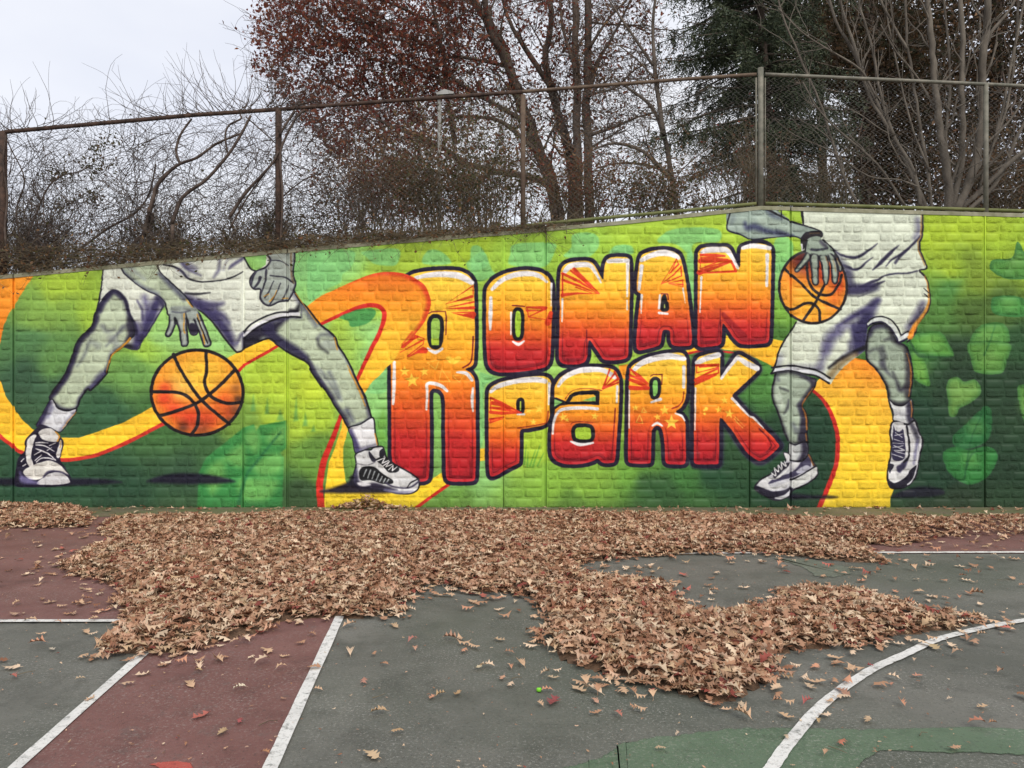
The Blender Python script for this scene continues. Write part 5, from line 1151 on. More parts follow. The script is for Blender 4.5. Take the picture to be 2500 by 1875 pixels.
def tree(name, label, base, limbs, Y, seed, bark, cols=None, leaf=.07, dens=1., fill=(), kids=(2, 4), depth=2, every=.55, LL=1.2, up=.15, spread=.75, group=None, keep=None, cat='tree', thick=1.):
    rg = np.random.default_rng(seed)
    t = thing(name, label, cat, W(base[0], base[1], Y), group)
    tb, tips = Tubes(), []
    for s, r0, r1, dY, side in limbs:
        pts = limb(s, Y, dY)
        k0 = Y / F
        pts = [(p[0] + rg.normal(0, .25) * r1 * k0, p[1], p[2]) for p in pts]; tb.add(pts, np.interp(np.linspace(0, 1, len(pts)), [0, .06, 1], [r0 * 1.15, r0, r1]) * k0 * thick * rg.uniform(.92, 1.08, len(pts)), 9 if r0 > 6 else 6)
        if not side: continue
        P = np.array(pts); Ls = np.concatenate([[0], np.cumsum(np.linalg.norm(np.diff(P, axis=0), axis=1))])
        for u in np.arange(Ls[-1] * .15, Ls[-1], every / side):
            u += rg.uniform(-.2, .2); f_ = np.clip(u / Ls[-1], 0, 1)
            p = np.array([np.interp(u, Ls, P[:, k]) for k in range(3)]); q = np.array([np.interp(u + .1, Ls, P[:, k]) for k in range(3)]) - p
            d = q / (np.linalg.norm(q) + 1e-6) + rg.normal(0, spread, 3) * np.array([1, .9, 1]); d[2] += up
            rr = (r0 * (1 - f_) + r1 * f_) * k0
            grow(tb, tips, p, d, LL * rg.uniform(.5, 1.25), min(max(rr * .35, .006), .03), depth, rg, spread, up, 5, .25, kids)
    for poly, n_, ln, jit in fill:                  # finer branchlets through the crown
        poly = np.array(poly, float); made = 0
        while made < n_:
            x, y = rg.uniform(poly[:, 0].min(), poly[:, 0].max()), rg.uniform(poly[:, 1].min(), poly[:, 1].max())
            if not in_poly(x, y, poly): continue
            made += 1
            p = np.array(W(x, y, Y + rg.uniform(-jit, jit)))
            grow(tb, tips, p, (rg.normal() - .25, rg.normal() * .5, rg.normal() * .6), ln * rg.uniform(.5, 1.3), .008, 1, rg, .8, .05, 3, .28, (3, 6), .0028)
    tb.build('trunk', bark, t)
    if cols is not None and tips:
        P = np.array(tips); P = P[rg.random(len(P)) < dens] if dens < 1 else np.repeat(P, int(round(dens)), 0)
        P = P + rg.normal(0, .06, P.shape)
        if keep is not None:
            px = P[:, 0] / P[:, 1] * F + CX; py = HY - (P[:, 2] - EYE) / P[:, 1] * F
            P = P[rg.random(len(P)) < np.array([keep(a, b_) for a, b_ in zip(px, py)])]
        foliage('crown', P, leaf, cols, m_leaf, t, seed)
    return t

RUST = [(.20, .052, .035), (.25, .078, .045), (.27, .11, .06), (.17, .042, .032), (.24, .085, .055), (.15, .055, .042)]
BROWN = [(.17, .095, .05), (.22, .13, .07), (.12, .07, .04), (.25, .155, .08), (.18, .085, .045)]
OLIVE = [(.075, .078, .028), (.11, .105, .04), (.06, .06, .025), (.15, .12, .05), (.09, .085, .035)]
DARK = [(.04, .03, .018), (.065, .042, .022), (.036, .036, .018), (.09, .052, .025), (.052, .04, .022)]

# the big oak: bundle of trunks, crown of rust red leaves reaching out to the left
tree('oak_tree', 'huge oak with forked dark trunks and rust red leaves behind the middle of the fence', (1350, 560), [
    ('1370,580 1345,440 1300,330 1265,230 1225,110 1155,0 1120,-60', 17, 8, .8, 1), ('1265,225 1238,160 1200,80 1180,-40', 12, 7, -.4, 1),
    ('1400,560 1395,400 1370,300 1345,215 1330,140 1345,60 1340,-60', 13, 6, .3, 1), ('1345,215 1310,160 1265,90 1240,40 1210,-60', 8, 3, .5, 1),
    ('1320,380 1230,300 1150,285 1090,290 1040,320', 6, 2, -.6, 1.6), ('1290,300 1200,250 1130,210 1090,170 1075,90 1060,20', 6, 2.5, -.8, 1.6),
    ('1230,160 1160,145 1100,140 1040,170 980,170', 5, 2, -.8, 1.8), ('1130,400 1080,360 1010,330 960,310 920,290', 7, 2.6, -1, 1.8), ('1335,450 1290,432 1210,418 1130,398', 9, 6.5, -.2, .6),
    ('1110,345 1095,260 1085,150 1065,60 1050,-30', 6, 3, .3, 1.6), ('1085,200 1010,160 930,150 850,120', 4.5, 1.5, -.8, 2.2), ('1075,130 980,80 900,60 820,40', 4.5, 1.5, -.6, 2.4), ('1065,60 960,10 850,-30 790,-60', 4.5, 1.5, -.4, 2.4), ('930,290 860,230 800,200 740,190', 3.5, 1.2, -.5, 2.4), ('1000,160 900,100 800,110 720,120', 3.5, 1.2, .4, 2.4), ('960,300 900,320 850,300 790,300', 3, 1.2, .3, 2), ('860,120 780,60 720,30 680,60', 3, 1.2, 0, 2.4), ('960,60 860,0 780,-20 700,0', 3, 1.2, .5, 2.4)],
    17.0, 3, m_barkred, RUST, .092, 1.0, (([(740, -60), (705, 20), (655, 60), (628, 100), (665, 150), (645, 205), (700, 250), (760, 290), (820, 330), (880, 400), (1000, 430), (1080, 390), (1120, 300), (1160, 200), (1190, 100), (1200, -60)], 950, .75, 1.2), ([(1150, -60), (1560, -60), (1540, 150), (1480, 330), (1380, 470), (1150, 450), (1120, 300)], 460, .8, 1.0), ([(690, 230), (860, 330), (960, 420), (1100, 400), (1250, 440), (1250, 540), (860, 540), (800, 400), (720, 300)], 260, .7, 1.0)), (2, 4), 2, .5, 1.15, keep=lambda x, y: min(1, max(.45, 1.15 - max(0, x - 980) / 300)) * (1 if x > 610 + max(0, y - 150) * .9 else .12))
tree('straight_twin_tree', 'tall tree with two straight parallel trunks beside the leaning oak', (1420, 560), [
    ('1412,580 1410,400 1408,250 1405,100 1402,-80', 11, 8, .2, .6), ('1440,580 1436,400 1432,250 1434,100 1438,-80', 11.5, 8.5, .2, .6),
    ('1434,240 1460,150 1500,80 1550,-20', 5, 2, .6, 1.3), ('1408,180 1385,110 1370,40 1365,-60', 5, 2, .4, 1), ('1440,330 1500,310 1560,285 1620,270', 4.5, 1.5, -.5, 1.3), ('1440,230 1500,215 1550,170 1600,150', 3.5, 1.2, -.5, 1.3), ('1436,120 1490,40 1530,0 1560,-50', 4, 1.5, -.5, 1.3)],
    16.2, 5, m_barkred, RUST[:3] + BROWN[:3], .065, .6, (([(1380, -60), (1640, -60), (1620, 200), (1560, 330), (1400, 300)], 170, .8, .8),), (2, 4), 2, .6, 1.1)
tree('arching_tree', 'thin bare tree arching to the left beside the spruce', (1640, 560), [
    ('1660,570 1640,430 1620,330 1590,260 1540,220 1500,190', 7, 2.5, .2, 1), ('1640,440 1570,370 1500,350 1450,365', 6, 2, -.4, 1.2), ('1640,420 1560,400 1500,400 1460,410', 4, 1.5, .3, 1), ('1620,330 1600,180 1595,60 1605,-60', 6, 3, .3, 1), ('1595,160 1540,80 1500,20 1460,-40', 4, 1.5, .3, 1), ('1605,200 1560,150 1510,110', 3, 1.4, 0, 1)],
    14.0, 7, m_bark, BROWN, .05, .3, (([(1450, 150), (1640, 150), (1650, 480), (1440, 470)], 110, .7, .6),), (2, 4), 2, .55, .95)

# ---- spruce
def spruce(Y, seed):
    rg = np.random.default_rng(seed)
    t = thing('spruce_tree', 'dark green spruce with drooping boughs behind the tall fence post', 'tree', W(1880, 540, Y))
    tb = Tubes(); tb.add(limb('1884,560 1884,400 1872,250 1862,100 1850,-120', Y), [14 * Y / F, 8 * Y / F], 10); tb.build('trunk', m_barkred, t)
    bt = Tubes(); PV, PD = [], []
    for i in range(185):
        z = rg.random() ** .9
        py = 470 - z * 650
        a = rg.uniform(0, 2 * np.pi)
        Lr = (2.75 - .45 * z) * rg.uniform(.55, 1.0)
        if py > 330: Lr *= rg.uniform(.4, .95)
        b0 = np.array(W(1878 - z * 20, py, Y))
        u = np.linspace(0, 1, 9)
        side = np.array([np.cos(a), np.sin(a) * .8, 0])
        if side[0] > .15: Lr *= .78
        P = b0 + side[None] * (u * Lr)[:, None] + np.array([0, 0, 1.])[None] * (.15 * u - (.55 + .4 * rg.random()) * Lr * .5 * u ** 1.7 + .14 * Lr * u ** 5)[:, None]
        bt.add(P, [.03, .006], 4, cap=False)
        perp = np.array([-side[1], side[0], 0])
        for k in range(int(30 * Lr)):
            f_ = rg.uniform(.18, 1); p = np.array([np.interp(f_, u, P[:, c]) for c in range(3)])
            d = side * rg.uniform(-.1, .6) + perp * rg.normal(0, .6) + np.array([0, 0, -rg.uniform(.5, 1.4)]); d /= np.linalg.norm(d)
            l = rg.uniform(.18, .5) * (1 - .3 * f_)
            m = int(l / .028); w = np.linspace(0, 1, m)[:, None]
            PV.append(p + d * l * w + np.array([0, 0, -.06]) * w ** 2); PD.append(np.repeat(d[None], m, 0))
    o = bt.build('bough', m_bark, t)
    P = np.concatenate(PV); D = np.concatenate(PD); n = len(P)
    s = rg.normal(0, 1, (n, 3)); s -= (s * D).sum(1)[:, None] * D; s /= np.linalg.norm(s, axis=1)[:, None]
    dn = D * .55 + s * .8; L = .075 * rg.uniform(.7, 1.3, n)[:, None]; wd = np.cross(dn, rg.normal(0, 1, (n, 3))); wd /= np.linalg.norm(wd, axis=1)[:, None]; wd *= .011
    v = np.stack([P - wd, P + wd, P + dn * L + wd * .3, P + dn * L - wd * .3], 1).reshape(-1, 3)
    cols = np.array([(.045, .065, .036), (.062, .08, .043), (.032, .048, .028), (.08, .095, .052), (.055, .066, .036)], np.float32)[rg.integers(0, 5, n)] * rg.uniform(.7, 1.25, (n, 1))
    o = link('crown', np_mesh('crown', v, np.arange(n)[:, None] * 4 + np.array([[0, 1, 2, 3]]), np.repeat(cols, 4, 0)), m_needle, t); o.matrix_parent_inverse = Matrix.Translation(-Vector(t.location))
spruce(14.6, 21)

# ---- grey many-stemmed maple growing close behind the fence on the right
tree('many_stemmed_maple', 'grey many stemmed bare maple spreading up through the fence at the right', (2320, 500), [
    ('2322,540 2314,450 2305,370 2290,290 2280,180 2272,80 2262,-60', 13, 7, -.15, .5), ('2316,520 2345,420 2350,330 2348,220 2350,100 2342,-60', 10, 6.5, -.1, .45), ('2330,520 2375,420 2392,340 2398,240 2400,130 2410,60 2412,-60', 12.5, 9, -.2, .4), ('2396,145 2420,80 2460,30 2500,-40', 6, 3, 0, 1),
    ('2262,515 2240,460 2200,370 2160,290 2120,210 2080,120 2040,50 2010,-60', 8, 3.5, .2, .7), ('2250,510 2230,420 2180,330 2120,230 2090,130 2050,0 2040,-60', 6.5, 3, .1, .7), ('2180,330 2150,230 2130,120 2100,20 2090,-60', 5.5, 3, .3, .7), ('2140,240 2100,170 2020,120 1960,80 1900,20', 4, 1.6, -.2, 1.1),
    ('2100,510 2060,430 2030,340 2005,260 1975,190 1940,110 1905,20 1890,-60', 5, 2.4, .1, .7), ('2210,505 2140,400 2060,330 2000,270 1960,200', 4.5, 2, -.1, .8), ('2275,520 2265,420 2245,300 2230,200 2215,100 2210,-60', 6, 3.5, .15, .6), ('2215,120 2180,60 2150,0 2140,-60', 4.5, 2.2, 0, .8), ('2270,420 2220,290 2170,60 2160,-60', 3.5, 2, .2, .7),
    ('2340,515 2420,440 2460,400 2520,350 2600,260', 8, 5, -.1, .8), ('2350,525 2430,450 2480,340 2530,230 2560,120', 6.5, 3.5, .1, .8), ('2345,470 2420,360 2460,250 2480,100 2490,-60', 5.5, 3, .1, .8), ('2390,460 2440,300 2470,150 2500,0 2510,-60', 5, 3, 0, .7), ('2420,420 2500,380 2600,360', 4, 2, 0, 1), ('2300,300 2240,190 2190,130 2150,60', 4.5, 2, 0, .8), ('2395,360 2460,300 2530,200', 4, 2, -.2, .9), ('2320,480 2310,330 2320,200 2310,60 2300,-60', 5, 3, .3, .5),
    ('2270,470 2200,440 2120,430 2030,370 1940,330 1890,290', 3.2, 1.2, -.1, 1)],
    11.5, 9, m_smoothbark, [(.30, .17, .10), (.36, .22, .13)], .10, .006, (), (2, 4), 1, .32, .75, up=.3, spread=.55, thick=.8)

# ---- dark trees far behind on the right: brown leaved, with black trunks
def dark_tree(label, trunk, Y, seed, cx, cy, rx, ry, n, cols, size, holes=.5, nmx=1):
    rg = np.random.default_rng(seed)
    t = thing('background_tree', label, 'tree', W(trunk[0], 560, Y))
    tb = Tubes(); tb.add(limb(f'{trunk[0]},600 {trunk[0] - 2},400 {trunk[0] + trunk[2]},200 {trunk[0] + trunk[2] * 1.6},-140', Y), [trunk[1] * Y / F, trunk[1] * .7 * Y / F], 8)
    tips = []
    for k in range(26):
        p = np.array(W(trunk[0] + trunk[2] * .5, rg.uniform(cy - ry * .8, cy + ry * .6), Y))
        q = np.array(W(cx + rg.uniform(-1, 1) * rx, cy + rg.uniform(-1, 1) * ry, Y + rg.uniform(-1, 1))) - p
        grow(tb, tips, p, q, np.linalg.norm(q), .035, 2, rg, .6, .1, 4, .2, (3, 5), .004)
    tb.build('trunk', m_barkred, t)
    k0 = Y / F; P = []
    nc = int(n / 60)
    th = rg.uniform(0, 2 * np.pi, nc); rr = np.sqrt(rg.random(nc)); C = np.stack([cx + np.cos(th) * rr * rx, cy + np.sin(th) * rr * ry], 1)
    for x, y in C:
        if x < 2085 - (40 if y > 420 else 0) and y > 215 and rg.random() < .93: continue
        c = np.array(W(x, y, Y + rg.uniform(-1.2, 1.2))); m = rg.integers(25, 95)
        P.append(c + rg.normal(0, 1, (m, 3)) * np.array([.34, .34, .2]))
    tp = np.array(tips); tx = tp[:, 0] / tp[:, 1] * F + CX; tyy = HY - (tp[:, 2] - EYE) / tp[:, 1] * F; P.append(tp[(rg.random(len(tp)) < .5) & ~((tx < 2070) & (tyy > 215))])
    foliage('crown', np.concatenate(P), size, cols, m_leaf, t, seed, .3)
dark_tree('dark brown leaved tree with a black trunk behind the left stems of the grey maple', (2118, 19, 6), 18.0, 31, 2125, 250, 180, 320, 22000, DARK, .10)
dark_tree('dense dark tree at the right edge behind the grey maple stems', (2420, 16, 10), 19.0, 32, 2385, 230, 270, 340, 38000, DARK + BROWN[:1], .10)
dark_tree('brown leaved tree between the spruce and the grey maple, high above the fence', (2010, 12, -10), 20.0, 33, 2000, 70, 150, 180, 14000, DARK + OLIVE, .10)

# ---- shrubs and twiggy bushes behind the fence
def shrub(label, x, y0, w, h, Y, seed, cols, nst, leaf, dens, bark=m_drytwig, name='shrub', depth=2, kids=(2, 5)):
    rg = np.random.default_rng(seed); nst = int(nst * 1.7); dens = dens * 1.6 if dens > .3 else dens; leaf *= 1.15
    t = thing(name, label, 'bush', W(x, y0, Y)); k0 = Y / F
    tb, tips = Tubes(), []
    for i in range(nst):
        bx = x + rg.normal(0, w * .28); tx = bx + rg.normal(0, w * .25)
        a = np.array(W(bx, y0 + 12, Y + rg.uniform(-.25, .25))); b_ = np.array(W(tx, y0 - h * rg.uniform(.45, 1.05) * max(.3, 1 - ((bx - x) / w) ** 2), Y + rg.uniform(-.4, .4)))
        grow(tb, tips, a, b_ - a, np.linalg.norm(b_ - a), rg.uniform(.005, .011), depth, rg, .55, .12, 4, .2, kids, .002)
    tb.build('stem', bark, t)
    if dens > 0:
        P = np.array(tips)
        P = P[rg.random(len(P)) < dens] if dens <= 1 else np.repeat(P, 1 + int(dens), 0)
        foliage('leafage', P + rg.normal(0, .05, P.shape), leaf, cols, m_leaf, t, seed, kind='stuff')
shrub('brown leaved bush behind the fence to the right of the vine covered post', 900, 575, 170, 190, 11.9, 41, BROWN + RUST[2:4], 34, .05, .55)
shrub('olive and brown bush in front of the grey lamp pole', 1060, 565, 190, 190, 12.0, 42, OLIVE + BROWN, 36, .05, .6)
shrub('tall olive green bush behind the plain brown fence post', 1190, 560, 150, 240, 12.6, 43, OLIVE + BROWN[:2], 30, .05, .55)
shrub('reddish brown bush below the twin trunks', 1420, 540, 190, 130, 12.1, 44, BROWN + RUST[:2], 34, .045, .6)
shrub('low brown bush left of the capped corner post', 1600, 530, 180, 100, 12.0, 45, BROWN + OLIVE[:2], 30, .045, .6)
shrub('bare reddish twiggy bush behind the capped corner post', 1830, 515, 160, 150, 12.2, 46, RUST, 44, .035, .12)
shrub('thin bare twigs right of the capped corner post', 2010, 515, 140, 120, 12.3, 47, BROWN, 26, .04, .08)
shrub('dense olive brown bush at the far left edge behind the fence', 70, 655, 130, 110, 11.7, 48, OLIVE + BROWN[:2], 60, .032, .28)
shrub('dry greenish bush behind the fence under the thick vines', 390, 630, 120, 95, 11.8, 49, OLIVE + BROWN[:3], 46, .032, .25)
shrub('small dark bush at the foot of the vine covered post', 640, 612, 140, 80, 11.6, 50, OLIVE + BROWN[:2], 40, .036, .28)
shrub('brown bush low behind the fence at the right edge', 2440, 525, 150, 150, 12.4, 51, BROWN + DARK, 40, .05, .5)

# ---- street lamp behind the fence
lamp = thing('street_lamp', 'slim grey street lamp pole with flat head behind the fence', 'street lamp', W(1073, 590, 14.5))
m_lamp = simple('painted_grey_steel', (.17, .17, .16), (.27, .27, .26), 6, .6, .1)
tube('pole', [W(1073, 600, 14.5), W(1073, 400, 14.5), W(1073, 236, 14.5)], .036, m_lamp, lamp, 10)
m_lens = simple('frosted_lens', (.5, .5, .48), (.6, .6, .58), 4, .4, 0)
x0, y0, z0 = W(1068, 233, 14.5); x1, _, z1 = W(1108, 225, 14.5)
v = [(x0, y0 - .12, z0 - .03), (x1, y0 - .12, z0 - .01), (x1 + .01, y0 - .1, z0 + .03), (x0 + .14, y0 - .08, z1 + .03), (x0 - .02, y0 - .1, z0 + .01)]
v2 = [(a, y0 + .12 if b_ < y0 - .11 else y0 + .09, c) for a, b_, c in v]
me = bpy.data.meshes.new('lamp_head'); me.from_pydata(v + v2, [], [(0, 1, 2, 3, 4), (9, 8, 7, 6, 5)] + [(k, 5 + k, 5 + (k + 1) % 5, (k + 1) % 5) for k in range(5)]); me.update()
o = link('lamp_head', me, m_lamp, lamp); o.matrix_parent_inverse = Matrix.Translation(-Vector(lamp.location))
me = box_mesh('lamp_lens', x0 + .06, x1 - .04, y0 - .09, y0 + .09, z0 - .045, z0 - .028); o2 = link('lamp_lens', me, m_lens, o); o2.matrix_parent_inverse = Matrix.Translation(-Vector(lamp.location))

# ---- climbing vines on the left bays
def wander(rg, p, d, L, n, wig, pull=None, k=0.):
    pts = [np.array(p, float)]; d = np.array(d, float); d /= np.linalg.norm(d)
    ax = rg.normal(0, wig * .5)
    for _ in range(n):
        ax = ax * .85 + rg.normal(0, wig * .5)
        c, s = np.cos(ax), np.sin(ax)
        d = np.array([d[0] * c - d[2] * s, d[1] * .8 + rg.normal(0, .05), d[0] * s + d[2] * c])
        if pull is not None: d = d + np.array(pull) * k
        d /= np.linalg.norm(d); q = pts[-1] + d * L / n
        q[1] = np.clip(q[1], 10.69, 11.1); pts.append(q)
    return pts
def vine(label, stems, cx, cy, rx, ry, ntw, seed, whips, leaves, leafat=()):
    rg = np.random.default_rng(seed)
    t = thing('climbing_vine', label, 'vine', W(cx, cy + ry, FY))
    tb, P = Tubes(), []
    for s, r0, r1, off in stems:
        pts = limb(s, FY + off); tb.add(pts, [r0 * PX, r1 * PX], 7)
        for p in pts[::3]:
            for _ in range(2): tb.add(wander(rg, p, (rg.normal(), 0, rg.normal() + .3), rg.uniform(.3, .9), 9, .35), [.004, .0016], 3, False)
    tb.build('main_stem', m_vine, t) if stems else None
    tb = Tubes()
    for _ in range(int(ntw * 1.6)):
        y = cy + ry * (1 - 2 * rg.random() ** 1.55); x = cx + rx * rg.uniform(-1, 1)
        lim = np.interp(x, [p[0] for p in RAIL_T], [p[1] for p in RAIL_T])
        p = np.array(W(x, max(y, lim), FY + rg.uniform(-.05, .22)))
        q = wander(rg, p, (rg.normal(), 0, rg.normal() * .8 + .25), rg.uniform(.35, 1.5), 12, .28)
        tb.add(q, [rg.uniform(.0025, .0062), .0016], 3, False); P.extend(q[4::3])
    for x, y, dx, dy, n_ in whips:
        for _ in range(n_):
            a = np.array(W(x + rg.normal(0, 22), y + rg.normal(0, 3), FY + rg.uniform(-.05, .08))); b_ = np.array(W(x + dx + rg.normal(0, 38), y + dy * rg.uniform(.35, 1.05), FY + rg.uniform(-.05, .1)))
            m = a * .55 + b_ * .45 + np.array([np.sign(dx + .01) * .10, 0, -.07])
            u = np.linspace(0, 1, 9)[:, None]; q = a * (1 - u) ** 2 + m * 2 * u * (1 - u) + b_ * u ** 2 + rg.normal(0, .006, (9, 3))
            tb.add(q, [.0048, .0016], 4, False)
            if rg.random() < .5:
                k = rg.integers(3, 7); tb.add([q[k], q[k] + (q[k] - q[k - 1]) * 1.2 + rg.normal(0, .05, 3), q[k] + (q[k] - q[k - 1]) * 2.6 + rg.normal(0, .07, 3)], [.003, .0014], 3, False)
    tb.build('tendril', m_vine, t)
    if leaves:
        P = np.array(P); P = P[rg.random(len(P)) < leaves * .45]
        for x, y, r, m in leafat:
            P = np.concatenate([P, np.array([W(x + rg.normal(0, r), y + rg.normal(0, r * .7), FY + rg.uniform(.02, .25)) for _ in range(m)])])
        foliage('leafage', P, .045, OLIVE + BROWN[:1], m_leaf, t, seed, kind='stuff')
    return t
vine('tangled bare vine around the dark post at the left edge', [('20,640 12,560 18,480 8,400 14,330', 3, 2, -.06), ('60,640 40,520 60,440 30,370 10,330', 2.2, 1.2, .05)], 60, 480, 90, 170, 150, 61, [(20, 320, -25, -90, 10), (60, 315, 10, -110, 7), (120, 305, 60, -70, 6), (170, 305, 70, -40, 3)], .10)
vine('dense vine tangle with dark green leaf clumps in the left bay', [('60,600 110,470 150,430 190,420 230,400', 2.4, 1.4, .05), ('180,620 260,560 330,520 365,470 380,400', 3, 2, .12)], 220, 490, 150, 150, 330, 62, [(250, 298, -10, -45, 4), (300, 292, -50, -60, 2)], .16, ((240, 360, 12, 70), (232, 405, 28, 240), (138, 425, 18, 150), (225, 482, 20, 160), (160, 500, 18, 60), (270, 345, 16, 50)))
vine('thick twisting vine stems crossing the middle of the left bay', [('362,520 375,480 382,455 430,405 480,385 530,350 590,325', 5, 2.6, -.05), ('420,545 440,490 465,465 505,437 558,376 590,325 612,282', 5, 3, -.06), ('340,610 365,520 385,450 410,420', 6, 3.5, .05), ('555,372 550,330 560,305 588,290 586,280', 2.6, 2.2, -.05), ('440,400 430,370 440,330 468,290', 3.6, 2.4, -.04), ('420,600 422,545', 5, 5, -.04), ('300,640 330,590 365,560 372,520', 5, 4, .06)],
     440, 470, 130, 150, 230, 63, [(380, 288, -85, -125, 4), (430, 282, -60, -95, 8), (480, 278, -30, -100, 10), (520, 274, -50, -160, 7), (560, 272, -40, -145, 12), (600, 270, 0, -140, 12), (640, 268, 20, -135, 10), (660, 266, -20, -150, 6)], .05, ((380, 545, 20, 120), (540, 590, 22, 120)))
vine('vine climbing the second dark post and along the rail', [('560,530 600,470 660,405 680,370', 4.5, 2.6, -.06), ('560,560 605,480 665,400', 2.4, 1.6, -.03), ('684,600 690,480 684,380 700,330 725,285 745,268', 2.6, 3, -.07), ('682,330 700,300 720,270', 3, 3.6, -.06), ('600,285 640,320 672,350', 1.8, 1.2, -.04), ('690,480 740,440 790,420', 2, 1, .05)],
     690, 450, 110, 160, 230, 64, [(690, 262, 40, -90, 14), (730, 258, 70, -70, 12), (780, 258, 60, -50, 8), (700, 262, -10, -130, 8)], .10, ((675, 385, 12, 110), (660, 540, 30, 160), (760, 540, 24, 120), (620, 505, 16, 60)))
vine('thin vine strands low in the bay right of the second post', [], 830, 500, 120, 90, 130, 65, [], .12, ((860, 540, 34, 160), (790, 480, 18, 60)))

# ---- dead stems matted along the top of the wall
rg = np.random.default_rng(71)
def mat_strands(n, x0, x1, hmul, seed):
    rg = np.random.default_rng(seed); tb = Tubes(); LP = []
    for _ in range(n):
        x = rg.uniform(x0, x1); h = np.interp(x, [-440, 0, 300, 700, 1000, 1350], [70, 70, 50, 30, 22, 9]) * hmul
        y = top_px(x) + 3 - rg.random() ** 1.3 * h
        p = np.array(W(x, y, rg.uniform(10.50, 11.15))); a = rg.normal(0, .5)
        d = np.array([np.cos(a) * rg.choice((-1, 1)), rg.normal(0, .25), np.sin(a) * .6 + .05])
        L = rg.uniform(.2, .75); m = 6; pts = [p]
        for k in range(m):
            d = d + rg.normal(0, .22, 3) + np.array([0, 0, -.05]); d /= np.linalg.norm(d); q = pts[-1] + d * L / m
            xx = q[0] / q[1] * F + CX
            zmin = wz(float(top_px(q[0] / PX + CX))) + .004
            if q[1] > 10.56 or q[2] > zmin: q[2] = max(q[2], zmin if q[1] > 10.56 else zmin - .09)
            pts.append(q)
        tb.add(pts, [rg.uniform(.002, .0045), .0015], 3, False); LP.extend(pts[::2])
    return tb, np.array(LP)
tb, LP = mat_strands(3600, -440, 1360, 1., 72)
o = tb.build('dead_brush', m_drytwig, None, 'stuff'); tag(o, 'matted dead brown stems lying along the sloping wall top', 'dead brush')
v, f, c = leaf_quads(LP[rg.random(len(LP)) < .40], .05, rg, BROWN + OLIVE[:2])
o = link('dry_leaf_litter', np_mesh('dry_leaf_litter', v, f, c), m_leaf, None, 'stuff'); tag(o, 'small dry leaves caught in the dead stems on the wall', 'leaves')
# a few stems hanging over the wall face
sv = thing('hanging_stem', 'dry stems hanging over the wall top beside the light wall joint above the letters', 'dead stem', W(1335, 560, 10.55))
tb = Tubes()
for s, r in (('1325,520 1330,550 1334,575 1333,590', .7), ('1300,510 1325,545 1340,565', .6), ('1385,535 1382,555 1384,572', .7), ('1350,500 1338,540 1330,560', .5), ('1400,540 1420,552', .5), ('1275,500 1300,540 1345,560', .6), ('1440,500 1390,530 1340,575', .5), ('1320,480 1342,540', .5)):
    tb.add(limb(s, 10.53), r * PX, 4)
tb.build('stem', m_drytwig, sv)

# ---------------------------------------------------------------- fallen oak leaves
def oak_leaf(seed, L=1.):
    """a lobed, curled leaf about the origin: vertices and faces"""
    rg = np.random.default_rng(seed)
    nl = rg.integers(3, 5)
    left, right, mid = [], [], []
    for side, out in ((1, left), (-1, right)):
        pts = [(-.5, .02 * side)]
        for k in range(nl):
            t = (k + .5) / nl
            w = (.33 if nl == 3 else .29) * np.sin(np.pi * (.24 + .62 * t)) * rg.uniform(.75, 1.2)
            x = -.42 + .78 * t
            pts.append((x - .105, side * rg.uniform(.06, .12))); pts.append((x - .02, side * w * .72)); pts.append((x + .055 + rg.uniform(-.02, .02), side * w)); pts.append((x + .075, side * w * .62))
        pts.append((.36, side * .05)); pts.append((.5, 0) if side == 1 else (.5, -.001)); out.extend(pts)
    n = len(left); v, f = [], []
    for a, b_ in zip(left, right):
        v += [(a[0], a[1], 0), ((a[0] + b_[0]) / 2, 0, 0), (b_[0], b_[1], 0)]
    for k in range(n - 1):
        f += [(k * 3, k * 3 + 1, k * 3 + 4, k * 3 + 3), (k * 3 + 1, k * 3 + 2, k * 3 + 5, k * 3 + 4)]
    v = np.array(v, np.float32)
    # stalk
    m = len(v); v = np.concatenate([v, np.array([(-.5, .008, 0), (-.5, -.008, 0), (-.68, .006, .015), (-.68, -.006, .015)], np.float32)]); f.append((m, m + 1, m + 3, m + 2))
    b1, b2, tw = rg.normal(0, .55), rg.normal(.35, .5), rg.normal(0, .7)
    x, y = v[:, 0].copy(), v[:, 1].copy()
    z = b1 * x ** 2 * .9 + b2 * np.abs(y) ** 1.4 * 1.3 + tw * x * y + .05 * np.sin(x * 9 + seed) * np.abs(y) * 3
    v[:, 2] += z; v[:, 0] *= 1 - .12 * abs(b1); v[:, 1] *= 1 - .25 * abs(b2)
    v[:, 2] -= v[:, 2].min()
    return v, np.array(f, np.int32)
SH = [oak_leaf(300 + k) for k in range(14)]
TAN = [(.48, .335, .205), (.45, .28, .175), (.58, .42, .285), (.34, .185, .11), (.25, .115, .065), (.48, .28, .185), (.64, .50, .355), (.40, .225, .14), (.54, .36, .25), (.30, .15, .085)]
